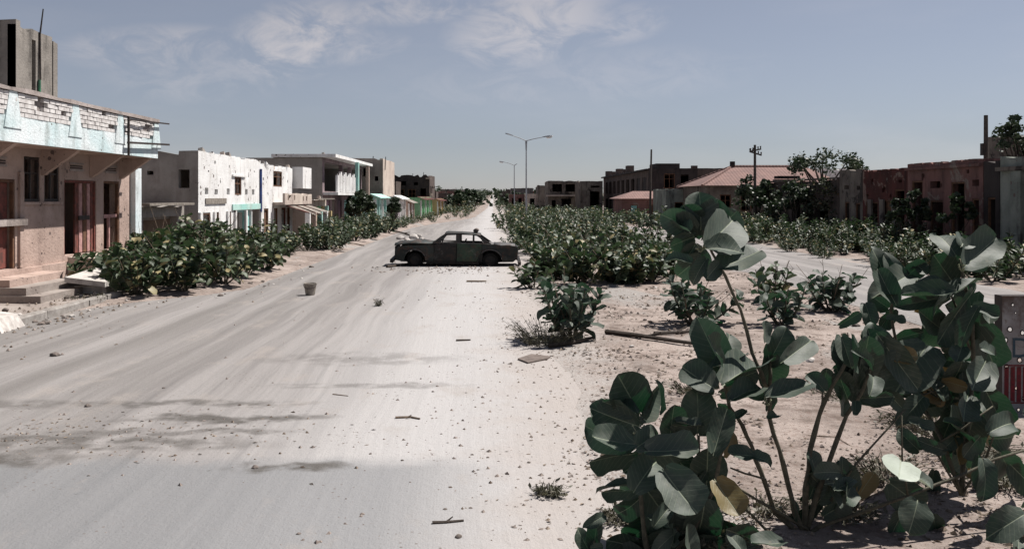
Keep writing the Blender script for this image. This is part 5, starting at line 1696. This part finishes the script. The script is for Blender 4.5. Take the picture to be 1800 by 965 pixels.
y = 26.5
while y < 62:
    for k_ in range(2 if y < 34 else 3):
        x = rr.uniform(14.2, 17.0) if y < 46 else rr.uniform(12.8, 16.8)
        shrub_far(x, y + rr.uniform(-.7, .7), rr.uniform(.8, 1.15), LH(y), G4, rr, False, rr.uniform(.8, 1.1))
    y += 1.75
for i in range(8):
    shrub_far(rr.uniform(13.0, 14.6), 27 + i * 2.2, rr.uniform(.45, .75), 'small shrub at the outer edge of the side road on the right', G4, rr)
while y < 120:
    shrub_far(rr.uniform(11.6, 14.8), y, rr.uniform(.9, 1.3), 'shrub growing over the far side road below the colonnaded ruin', 'far shrubs on the side road', rr, True)
    shrub_far(rr.uniform(8, 11.5), y + 4, rr.uniform(.9, 1.3), 'shrub growing over the far side road below the colonnaded ruin', 'far shrubs on the side road', rr, True)
    y += 4.2

# ------------------------------------------------------------------ trees
def foliage_obj(name, clumps, per, size, m, parent, rr, flat=.7, **props):
    v, f = [], []
    for (c0, r_) in clumps:
        for i in range(per):
            d = Vector((rr.gauss(0, 1), rr.gauss(0, 1), rr.gauss(0, 1) * flat)).normalized() * r_ * rr.random() ** .45
            p = Vector(c0) + d; s = size * rr.uniform(.6, 1.3)
            a = Vector((rr.uniform(-1, 1), rr.uniform(-1, 1), rr.uniform(-.6, .6))).normalized(); b = a.orthogonal(); b.rotate(Matrix.Rotation(rr.random() * 6.28, 3, a))
            i0 = len(v); v += [p - a * s * .5, p + b * s * .3, p + a * s * .5, p - b * s * .3]; f.append((i0, i0 + 1, i0 + 2, i0 + 3))
    return make_obj(name, v, f, M[m], parent, False, recalc=False, **props)


def tree(x, y, h, cr, label, seed, nclump=26, per=34, size=.2, trunk=.16, spread_=1.0, base=.42, group=None, zs=.5):
    rr = random.Random(seed); z = gz(x, y)
    root = thing('tree', label, 'tree', (x, y, z), group)
    top = Vector((x + rr.uniform(-.2, .2), y, z + h * base))
    mb = MB(); mb.tube([(x, y, z - .1), (x + .08, y + .05, z + h * base * .5), top], [trunk * 1.25, trunk, trunk * .8], 8); tk = mb.build('trunk', M['bark'], root, True)
    clumps = []
    for i in range(nclump):
        a = rr.random() * 6.28; e = math.sqrt(rr.random())
        c0 = Vector((x + math.cos(a) * cr * e * spread_, y + math.sin(a) * cr * e, z + h * (base + (1 - base) * (.35 + .6 * (1 - e * e * .8) * rr.uniform(zs, 1.0)))))
        clumps.append((c0, cr * rr.uniform(.16, .30)))
    mb = MB()
    for c0, _ in clumps[::3]:
        md = top.lerp(c0, .5) + Vector((rr.uniform(-.2, .2), 0, -.12 * cr)); mb.tube([top - Vector((0, 0, .1)), md, c0], [trunk * .5, trunk * .3, trunk * .1], 5, False)
    mb.build('limb', M['bark'], tk, True)
    foliage_obj('crown', clumps, per, size, 'tree_leaf', root, rr, kind='stuff')
    return root


tree(X_at(1452, 62), 62, 6.2, 2.5, 'spreading flat topped tree rising behind the creeper covered ruin', 1, 34, 40, .24, .2, 1.0, .48, zs=.25)
tree(X_at(1800, 41), 41, 6.7, 1.3, 'dark tree at the upper right corner over the pale house', 2, 26, 40, .22, .16, .8, .45)
tree(X_at(632, 66), 66, 3.0, 1.25, 'rounded green street tree before the left hand shops', 3, 60, 60, .26, .16, .8, .08, zs=.15)
tree(-8.5, 77.6, 2.5, .75, 'dark leafy street tree between the turquoise shop and the narrow white shop', 4, 40, 50, .26, .12, .7, .08, zs=.15)
tree(-6.2, 152, 3.4, 2.0, 'dark clump tree by the far left poles', 5, 50, 40, .6, .2, 1, .05, zs=.1)
tree(-4.9, 185, 4.2, 2.3, 'dark rounded tree at the far end of the left side', 6, 50, 40, .7, .2, 1, .05, zs=.1)
tree(5.0, 205, 3.6, 2.6, 'low dark tree behind the farther street lamp', 7, 45, 40, .7, .2, 1, .05, zs=.1)
tree(17.0, 58.8, 3.9, 1.6, 'dark shrubby tree in front of the creeper covered ruin', 8, 30, 40, .24, .12, 1, .15)
tree(17.1, 51.6, 3.3, 1.5, 'second dark shrubby tree against the creeper covered ruin', 9, 30, 40, .24, .12, 1, .12)
tree(17.1, YR_(1612, 17.1), 3.0, .55, 'tall dark bush before the left part of the rose washed house', 10, 18, 36, .2, .06, 1, .12)
tree(17.1, YR_(1683, 17.1), 3.0, .6, 'tall dark bush before the middle of the rose washed house', 11, 18, 36, .2, .06, 1, .12)
tree(16.4, YR_(1585, 16.4), 2.6, .55, 'tall dark bush at the seam between maroon and rose houses', 12, 16, 36, .2, .06, 1, .12)
# creeper on the ruin
clumps = []
rr = random.Random(77)
for i in range(70):
    clumps.append((Vector((18.0 - .12 - rr.random() * .15, rr.uniform(47.6, 60.3), .3 + 3.1 * rr.random() ** .8)), rr.uniform(.25, .55)))
cvs = foliage_obj('creeper', clumps, 40, .17, 'ivy', rw, rr, kind='stuff')
# far wood along the skyline
clumps = []
for i in range(520):
    y = rr.uniform(200, 900); x = rr.uniform(-.62, .62) * y if i % 2 else rr.gauss(0, 22)
    if abs(x + 1.2) < 2.6: continue
    clumps.append((Vector((x, y, rise(y) + rr.uniform(.3, 2.2))), rr.uniform(1.5, 4.0)))
foliage_obj('far_wood', clumps, 60, 1.1, 'tree_leaf', None, rr, kind='stuff')

# ------------------------------------------------------------------ the big milkweeds in the foreground
# every leaf: base px, base py, tip px, tip py, distance, tilt of its upper face (0 = faces the street, 90 = faces the sky), side turn, width/length, kind
def filler(n, cx, cy, sx, sy, Y, dy, seed, dry=.2):
    rr = random.Random(seed); out = []
    for i in range(n):
        x, y = cx + rr.gauss(0, sx), cy + rr.gauss(0, sy); a = rr.random() * 6.28; L = rr.uniform(28, 62)
        out.append((x, y, x + math.cos(a) * L, y + abs(math.sin(a)) * L * .8 * rr.choice((-1, 1, 1)), Y + rr.uniform(-dy, dy), rr.choice((-15, -8, 0, 10, 30, 45)), rr.uniform(-.5, .5), rr.uniform(.5, .8), 'O' if rr.random() < dry else 'G'))
    return [q for q in out if q[1] < 985 and q[3] < 985]


def big_shrub(label, root_px, Y0, stems, leaves, seed, extra=()):
    rr = random.Random(seed)
    x0 = X_at(root_px, Y0)
    root = thing('milkweed_shrub', label, 'shrub', (x0, Y0, gz(x0, Y0)))
    for pts, r_ in stems:
        w = [P(*q) for q in pts]
        mb = MB(); n = len(w)
        fine = []
        for i in range(n - 1):
            for t in (0, .5): fine.append(w[i].lerp(w[i + 1], t) + (Vector((rr.uniform(-1, 1), rr.uniform(-1, 1), 0)) * r_ * .35 if t else Vector((0, 0, 0))))
        fine.append(w[-1])
        mb.tube(fine, [r_ * (1 - .5 * i / len(fine)) * (1 + .12 * ((i * 7) % 3 - 1)) for i in range(len(fine))], 8)
        mb.build('stem', M['stem'], root, True)
    k = 0
    for lf in leaves:
        bx, by, tx, ty, Y, tau, nx, w, kd = lf
        b = P(bx, by, Y)
        if 20 <= tau <= 62: tau += 8; Y -= .22; nx += .12
        elif tau < 20: Y += .08
        if kd != 'W': nx += rr.uniform(-.14, .14)
        b = P(bx, by, Y)
        a = R(tau); n = Vector((nx, -math.cos(a) * math.sqrt(max(.05, 1 - nx * nx)), math.sin(a) * math.sqrt(max(.05, 1 - nx * nx)))).normalized()
        cp = Vector((0, 0, H)); ray = P(tx, ty, Y) - cp
        den = ray.normalized().dot(n)
        t = P(tx, ty, Y)
        if abs(den) > .12:
            s = (b - cp).dot(n) / ray.dot(n)
            s = min(1.06, max(.94, s))
            t = cp + ray * s
        d = t - b
        src = {'G': LEAF_HI, 'O': LEAF_DRY, 'W': LEAF_PALE}[kd]
        o = bpy.data.objects.new('leaf', src[(k * 5 + seed) % len(src)]); COL.objects.link(o)
        o.parent = root
        o.matrix_basis = Matrix.Translation(-root.location) @ leaf_matrix(b - d * .02, d, n, d.length * 1.03, w * rr.uniform(.92, 1.1))
        k += 1
    for (px, py, Y, s) in extra:      # flower bud clusters
        mb = MB(); c0 = P(px, py, Y)
        for i in range(12):
            q = c0 + Vector((rr.uniform(-1, 1), rr.uniform(-1, 1), rr.uniform(-1, 1))) * s
            mb.tube([c0 - Vector((0, 0, s)), q], .003, 4, False); mb.tube([q - Vector((0, 0, .007)), q, q + Vector((0, 0, .010))], [.004, .009, .003], 6)
        mb.build('flower_buds', M['leaf_bud'], root)
    return root


M['leaf_bud'] = simple('flower bud', (.28, .30, .19), (.20, .20, .15), sc=40)
A, B = 6.1, 6.45
leavesA = [
    (1122, 722, 1082, 655, A + .1, -5, .1, .85, 'G'), (1112, 722, 1062, 688, A - .05, 78, 0, .40, 'G'), (1108, 726, 1060, 702, A, -10, -.2, .5, 'G'),
    (1120, 748, 1044, 725, A, 0, .1, .62, 'G'), (1108, 780, 1038, 774, A - .15, 42, 0, .80, 'G'), (1108, 772, 1025, 768, A + .05, -20, -.1, .80, 'G'),
    (1108, 798, 1034, 802, A - .02, -35, 0, .55, 'G'), (1120, 786, 1166, 752, A - .1, 38, .1, .62, 'G'), (1142, 793, 1224, 797, A - .12, 50, 0, .62, 'G'),
    (1140, 800, 1222, 812, A - .05, -25, 0, .6, 'G'), (1178, 768, 1182, 708, A + .1, -8, .1, .72, 'G'), (1160, 722, 1173, 674, A, -5, .93, .7, 'G'),
    (1127, 728, 1147, 676, A, 5, .8, .6, 'G'), (1226, 758, 1231, 688, A + .15, -6, -.05, .95, 'G'), (1190, 742, 1231, 754, A + .05, 76, 0, .5, 'G'),
    (1186, 748, 1238, 764, A + .06, -30, 0, .55, 'G'), (1256, 792, 1277, 724, A, 30, -.3, .58, 'G'), (1272, 792, 1294, 722, A + .02, 12, .6, .55, 'O'),
    (1322, 801, 1278, 799, A + .2, 40, 0, .78, 'G'), (1326, 803, 1362, 806, A + .2, 52, 0, .65, 'G'), (1242, 862, 1243, 783, A + .1, -4, 0, .75, 'G'),
    (1118, 858, 1156, 798, A - .15, 32, -.15, .80, 'G'), (1170, 832, 1222, 906, A - .25, 30, 0, .84, 'G'), (1116, 856, 1052, 842, A - .1, 70, 0, .42, 'G'),
    (1116, 862, 1056, 858, A - .08, -25, 0, .42, 'G'), (1122, 878, 1086, 914, A, -10, -.1, .8, 'G'), (1142, 868, 1188, 932, A, -12, 0, .75, 'G'),
    (1152, 922, 1182, 882, A - .05, 22, -.2, .5, 'G'), (1130, 965, 1066, 942, A, -15, 0, .80, 'G'), (1130, 985, 1075, 962, A - .05, -5, 0, .85, 'G'),
    (1044, 958, 1053, 902, A, -5, -.3, .45, 'G'), (1036, 968, 1017, 936, A, -5, 0, .75, 'G'), (1040, 962, 1060, 960, A, 20, 0, .6, 'G'),
    (1192, 908, 1210, 968, A, -10, 0, .8, 'G'), (1216, 978, 1205, 922, A - .1, 24, .1, .55, 'G'), (1182, 955, 1192, 922, A - .05, 20, .7, .6, 'G'),
    (1260, 848, 1296, 908, A - .15, 28, 0, .78, 'O'), (1238, 885, 1230, 968, A - .1, -12, 0, .72, 'G'), (1332, 952, 1272, 922, A, -18, 0, .72, 'G'),
    (1306, 970, 1284, 932, A - .1, 30, 0, .6, 'G'), (1374, 954, 1320, 962, A, 62, 0, .7, 'G'), (1150, 845, 1100, 880, A + .2, -10, 0, .8, 'G'),
    (1180, 800, 1230, 840, A + .2, -10, 0, .8, 'G'), (1140, 830, 1190, 870, A + .25, -8, 0, .8, 'G'), (1200, 870, 1260, 900, A + .25, -8, 0, .8, 'G'),
    (1170, 940, 1120, 985, A - .05, -10, 0, .8, 'G'), (1230, 950, 1290, 990, A - .05, 0, 0, .8, 'G'), (1150, 905, 1110, 965, A + .15, -10, 0, .85, 'G'),
    (1260, 920, 1300, 965, A + .1, -8, 0, .8, 'G'), (1200, 790, 1190, 735, A + .3, -5, 0, .7, 'G'), (1135, 800, 1095, 830, A + .2, 15, 0, .7, 'G'),
]
leavesA += filler(26, 1170, 900, 55, 45, A + .15, .15, 4, .08)
stemsA = [([(1150, 1010, A), (1135, 955, A - .02), (1126, 870, A), (1125, 790, A), (1124, 755, A)], .020),
          ([(1150, 1010, A), (1190, 930, A + .1), (1225, 830, A + .15), (1228, 765, A + .15)], .018),
          ([(1150, 1010, A), (1220, 930, A + .05), (1255, 860, A), (1268, 795, A), (1282, 745, A)], .017),
          ([(1150, 1010, A), (1095, 985, A), (1045, 965, A), (1044, 950, A)], .010)]
big_shrub('broad leafed milkweed filling the bottom middle of the picture', 1150, A, stemsA, leavesA, 3, ((1123, 757, A - .12, .035),))

C, D_ = 6.35, 6.6
leavesB = [
    # middle crown
    (1268, 645, 1230, 566, B, -8, -.1, .62, 'G'), (1266, 636, 1238, 592, B - .08, 30, .75, .45, 'G'), (1267, 634, 1294, 586, B, 15, .6, .5, 'G'),
    (1252, 680, 1200, 650, B - .06, 44, -.2, .85, 'G'), (1252, 682, 1212, 660, B - .1, -20, .2, .65, 'G'), (1256, 645, 1310, 629, B - .05, 68, 0, .42, 'G'),
    (1278, 672, 1350, 618, B - .05, 60, -.1, .42, 'G'), (1276, 676, 1330, 648, B, -30, 0, .5, 'G'), (1352, 634, 1386, 580, B, -6, 0, .66, 'G'),
    (1378, 634, 1418, 602, B + .05, 25, .5, .42, 'G'), (1352, 630, 1362, 682, B - .02, -6, 0, .95, 'G'), (1355, 696, 1420, 681, B - .05, 46, 0, .45, 'G'),
    (1288, 702, 1345, 668, B - .08, 42, 0, .48, 'G'), (1270, 690, 1326, 668, B, -25, 0, .55, 'G'), (1352, 690, 1312, 696, B, -15, 0, .5, 'G'),
    (1350, 720, 1356, 692, B, -5, .3, .6, 'G'), (1350, 735, 1370, 725, B, 40, 0, .5, 'G'), (1290, 735, 1310, 722, B, 40, 0, .5, 'G'), (1285, 720, 1262, 712, B, -10, 0, .6, 'G'),
    (1345, 600, 1342, 565, B, 20, .4, .5, 'G'),
    # top of the tall stem
    (1232, 398, 1232, 340, C, -6, 0, .95, 'G'), (1246, 422, 1292, 370, C, -10, .1, .75, 'G'), (1218, 402, 1166, 380, C, -8, 0, .78, 'G'), (1216, 418, 1178, 432, C, -15, 0, .85, 'G'),
    (1210, 407, 1176, 390, C - .08, 78, 0, .30, 'G'), (1246, 432, 1278, 392, C - .08, 28, .5, .65, 'G'), (1247, 437, 1312, 434, C - .12, 38, 0, .66, 'G'), (1268, 470, 1332, 448, C - .05, 42, 0, .66, 'G'),
    (1228, 452, 1192, 488, C, -8, 0, .8, 'G'), (1230, 440, 1232, 485, C, -15, 0, .75, 'G'), (1240, 458, 1216, 494, C - .08, 24, -.4, .5, 'G'), (1262, 466, 1240, 490, C - .06, 20, .3, .6, 'G'),
    (1212, 462, 1172, 448, C - .02, 50, 0, .5, 'G'), (1236, 415, 1262, 350, C + .05, -10, -.2, .7, 'G'), (1222, 430, 1205, 460, C, -5, 0, .9, 'G'), (1225, 410, 1200, 360, C + .05, -10, 0, .8, 'G'), (1252, 420, 1275, 400, C, -15, 0, .9, 'G'), (1255, 480, 1240, 496, C, 55, 0, .7, 'G'),
    # right stems
    (1447, 684, 1422, 654, D_, 22, 0, .7, 'G'), (1447, 682, 1452, 646, D_, -5, 0, .65, 'G'), (1502, 675, 1476, 605, D_, -8, -.1, .5, 'G'), (1512, 682, 1522, 588, D_, -10, 0, .5, 'G'),
    (1526, 664, 1548, 576, D_, -8, 0, .62, 'G'), (1540, 652, 1564, 598, D_, -8, 0, .7, 'G'), (1500, 648, 1470, 618, D_, -8, 0, .7, 'G'), (1502, 648, 1490, 588, D_ - .05, 20, .85, .5, 'G'),
    (1528, 645, 1512, 612, D_ - .06, 26, .85, .5, 'G'), (1548, 596, 1608, 680, D_ - .05, -6, 0, .42, 'G'), (1530, 692, 1542, 656, D_ - .05, 24, .2, .6, 'G'), (1490, 700, 1470, 650, D_, -6, 0, .7, 'G'),
    (1478, 725, 1476, 662, D_ - .03, 10, .85, .5, 'G'), (1520, 700, 1570, 695, D_, -10, 0, .5, 'G'), (1538, 630, 1530, 580, D_ - .02, -4, 0, .8, 'G'), (1515, 690, 1500, 640, D_, -5, .2, .8, 'G'),
    (1560, 690, 1590, 720, D_, -5, 0, .6, 'G'),
    # low leaves by the long branch
    (1583, 812, 1578, 846, B - .12, 60, 0, 1.0, 'W'), (1598, 836, 1640, 856, B - .2, 58, 0, .6, 'W'), (1566, 850, 1620, 888, B, -15, 0, .8, 'G'), (1612, 884, 1602, 932, B - .05, 32, 0, 1.05, 'G'),
    (1590, 895, 1566, 935, B, -12, 0, .8, 'G'), (1640, 905, 1648, 935, B, -12, 0, .8, 'G'), (1490, 870, 1470, 900, B, -8, 0, .7, 'G'), (1480, 830, 1484, 805, B, -8, 0, .7, 'G'),
    (1510, 870, 1535, 830, B, 10, 0, .6, 'O'), (1440, 880, 1460, 850, B, -8, 0, .8, 'G'), (1450, 905, 1490, 880, B, -8, 0, .8, 'G'), (1425, 870, 1445, 815, B, -5, 0, .6, 'G'), (1470, 860, 1500, 845, B, 50, 0, .6, 'G'),
    (1495, 860, 1482, 815, B + .02, -6, 0, .8, 'G'), (1440, 850, 1420, 830, B, -8, 0, .7, 'G'),
]
leavesB += filler(8, 1515, 640, 30, 40, D_ + .1, .1, 5, .1) + filler(10, 1455, 875, 35, 25, 6.6, .1, 6, .2)
rt = (1415, 945, 6.5)
stemsB = [([rt, (1397, 900, 6.45), (1385, 850, B), (1370, 790, B), (1352, 732, B), (1352, 690, B), (1353, 634, B)], .021),
          ([rt, (1362, 900, 6.45), (1338, 830, B), (1322, 785, B), (1305, 748, B), (1282, 715, B), (1274, 680, B), (1265, 635, B)], .020),
          ([(1352, 690, B), (1338, 655, 6.42), (1322, 620, 6.4), (1302, 545, 6.38), (1275, 485, C), (1252, 445, C), (1236, 405, C)], .015),
          ([rt, (1416, 860, 6.5), (1424, 790, 6.55), (1440, 730, D_), (1452, 700, D_), (1480, 650, D_), (1500, 620, D_)], .022),
          ([rt, (1438, 862, 6.5), (1456, 815, 6.55), (1488, 730, D_), (1515, 688, D_), (1535, 630, D_)], .021),
          ([(1442, 728, D_), (1446, 705, D_), (1447, 682, D_)], .010),
          ([(1420, 930, 6.48), (1360, 895, 6.4), (1305, 862, 6.35), (1264, 843, 6.3)], .013),
          ([(1362, 895, 6.45), (1345, 842, 6.4), (1310, 832, 6.35), (1284, 822, 6.3)], .010),
          ([(1400, 935, 6.48), (1346, 930, 6.4), (1322, 905, 6.35), (1300, 888, 6.3)], .012),
          ([rt, (1440, 925, 6.45), (1500, 905, 6.4), (1600, 870, 6.4), (1690, 835, 6.5), (1745, 808, 6.6), (1810, 788, 6.7)], .016),
          ([(1460, 880, 6.5), (1504, 816, 6.55), (1568, 745, 6.7), (1590, 720, 6.75)], .010),
          ([(1596, 872, 6.4), (1586, 812, 6.38), (1585, 730, 6.4)], .008)]
big_shrub('tall many stemmed milkweed with bare stems and one shoot reaching the horizon', 1415, 6.5, stemsB, leavesB, 5, ((1232, 436, C - .05, .03), (1350, 705, B - .03, .03)))

E = 7.2
leavesR = [
    (1678, 446, 1652, 400, E, 30, -.2, .85, 'G'), (1675, 462, 1697, 414, E + .05, -5, 0, .85, 'G'), (1690, 432, 1702, 412, E, 36, .2, .9, 'G'), (1698, 466, 1742, 428, E - .05, 36, 0, .58, 'G'),
    (1698, 462, 1738, 424, E + .02, 5, -.2, .5, 'G'), (1672, 492, 1638, 446, E, -12, 0, .95, 'G'), (1584, 508, 1564, 448, E - .05, -4, 0, .52, 'G'), (1590, 488, 1624, 460, E, 0, 0, .7, 'G'),
    (1562, 506, 1544, 442, E, -10, 0, .55, 'G'), (1572, 530, 1542, 478, E - .05, 26, -.3, .62, 'G'), (1662, 502, 1606, 492, E - .05, 44, 0, .68, 'G'), (1672, 515, 1578, 532, E - .12, 40, 0, .34, 'G'),
    (1660, 522, 1584, 538, E - .1, 10, 0, .30, 'G'), (1706, 518, 1638, 600, E - .1, -6, 0, .46, 'G'), (1714, 496, 1648, 514, E - .08, 72, 0, .36, 'G'), (1712, 540, 1752, 558, E, 30, 0, .62, 'G'),
    (1716, 555, 1690, 640, E - .05, -10, 0, .75, 'G'), (1720, 570, 1742, 640, E, -10, 0, .8, 'G'), (1716, 546, 1674, 612, E - .12, 30, -.85, .4, 'G'), (1574, 596, 1620, 582, E, -4, 0, .62, 'G'),
    (1626, 612, 1584, 672, E, 38, 0, .85, 'G'), (1640, 640, 1610, 668, E - .05, -8, 0, .6, 'G'), (1690, 640, 1668, 700, E, -10, 0, .85, 'G'), (1700, 660, 1722, 725, E, -10, 0, .8, 'G'),
    (1650, 680, 1630, 735, E, -10, 0, .85, 'G'), (1680, 720, 1650, 775, E - .1, -10, 0, .85, 'G'), (1710, 735, 1700, 800, E - .15, -10, 0, .8, 'G'), (1730, 640, 1700, 690, E - .05, 25, 0, .7, 'G'),
    (1742, 758, 1795, 728, E - .5, 36, 0, .58, 'G'), (1690, 747, 1656, 744, E - .3, 45, 0, .55, 'G'), (1745, 770, 1800, 775, E - .45, -12, 0, .8, 'G'), (1678, 770, 1679, 816, E - .35, 12, .5, .45, 'O'),
    (1728, 812, 1744, 872, E - .6, 28, 0, .62, 'G'), (1720, 805, 1722, 860, E - .55, 0, -.7, .4, 'G'), (1660, 500, 1690, 470, E + .05, -12, 0, .9, 'G'), (1640, 520, 1600, 505, E + .05, -15, 0, .8, 'G'),
    (1560, 540, 1530, 520, E + .05, -10, 0, .8, 'G'), (1570, 545, 1545, 575, E, -10, 0, .7, 'G'), (1720, 610, 1760, 590, E + .05, -10, 0, .8, 'G'), (1735, 690, 1760, 745, E - .1, -10, 0, .8, 'G'),
    (1660, 700, 1640, 660, E, 20, 0, .6, 'G'), (1700, 700, 1685, 745, E - .1, 30, .3, .6, 'G'), (1720, 680, 1690, 660, E, 50, 0, .6, 'G'), (1600, 690, 1570, 670, E, -10, 0, .7, 'G'), (1620, 700, 1590, 735, E - .1, 35, 0, .6, 'G'),
    (1600, 740, 1640, 760, E - .3, 45, 0, .6, 'G'), (1660, 790, 1620, 780, E - .4, -10, 0, .6, 'G'), (1720, 770, 1690, 800, E - .45, -12, 0, .8, 'G'), (1760, 800, 1790, 850, E - .55, -12, 0, .8, 'G'), (1780, 820, 1820, 860, E - .55, -12, 0, .8, 'G'),
    (1640, 560, 1660, 620, E + .2, -12, 0, .8, 'G'), (1560, 560, 1590, 570, E, 48, 0, .7, 'G'),
]
leavesR += filler(42, 1672, 690, 42, 70, 7.3, .3, 9, .16) + filler(10, 1640, 500, 45, 35, 7.4, .1, 10, .05)
r2 = (1690, 870, 6.9)
stemsR = [([r2, (1700, 760, 7.0), (1712, 660, E), (1710, 560, E), (1695, 500, E), (1686, 455, E)], .020),
          ([r2, (1655, 770, 7.0), (1610, 690, E), (1575, 600, E), (1566, 545, E), (1575, 505, E)], .018),
          ([r2, (1640, 785, 6.9), (1690, 755, 6.85), (1745, 714, 6.9)], .010),
          ([(1712, 640, E), (1690, 560, E), (1668, 510, E), (1655, 495, E)], .012),
          ([r2, (1735, 800, 6.8), (1748, 762, 6.7)], .010),
          ([(1590, 705, 7.0), (1640, 688, 7.0), (1660, 678, 7.0)], .007), ([(1612, 668, 7.0), (1640, 690, 7.0), (1660, 704, 7.0)], .007)]
big_shrub('dense dark milkweed beside the rusty panel at the right edge', 1690, 6.9, stemsR, leavesR, 8, ((1612, 500, E - .12, .035), (1690, 470, E - .06, .035)))
K = 6.3
leavesK = [(1798, 905, 1750, 934, K, 36, 0, .62, 'G'), (1790, 925, 1752, 950, K, -10, 0, .6, 'G'), (1796, 950, 1772, 925, K, 20, 0, .6, 'G'), (1800, 960, 1760, 968, K - .1, -10, 0, .7, 'G'), (1805, 940, 1830, 915, K, 30, 0, .7, 'G'), (1800, 890, 1822, 860, K, 0, 0, .7, 'G'), (1785, 975, 1800, 945, K, 30, 0, .6, 'G')]
big_shrub('low young milkweed cut off at the bottom right corner', 1802, K, [([(1802, 990, K), (1801, 950, K), (1803, 905, K)], .012)], leavesK, 2)
for i, (px, py, r_, h_, n_) in enumerate(((1560, 845, .35, .14, 120), (1700, 800, .4, .18, 160), (1640, 760, .45, .16, 160), (1760, 860, .3, .15, 110), (1480, 905, .3, .10, 90), (1330, 905, .25, .10, 80), (1240, 960, .3, .14, 110), (1500, 700, .5, .10, 110))):
    x, y = gp(px, py)
    weed(x, y, r_, h_, n_, ('dry weed beneath the two white leaves', 'dry weed at the roots of the dense right shrub', 'tangle of dead grass behind the two white leaves', 'dead grass at the right edge above the corner shrub', 'dead weed at the roots of the tall bare stems', 'dead weed left of the tall bare stems', 'dead weed under the broad leafed milkweed', 'flat dead grass on the bare earth behind the bare stems')[i], 60 + i)
# thin brown stalks and fallen leaves round the roots
for i, (pts, r_) in enumerate(((((1590, 835), (1650, 812), (1660, 800)), .008), (((1600, 775), (1660, 783), (1700, 776)), .006), (((1640, 858), (1720, 838), (1740, 830)), .008), (((1500, 888), (1560, 866), (1600, 852)), .007), (((1420, 770), (1470, 775), (1500, 790)), .006))):
    stick(list(pts), r_, ('dry stalk near the two white leaves', 'thin dry stalk under the dense right shrub', 'dry stalk lying by the hanging orange leaf', 'dry stalk below the long sloping branch', 'fine dead stalk between the two bare stems')[i], 'dry_stalk', 'twig', 'stalk', False)
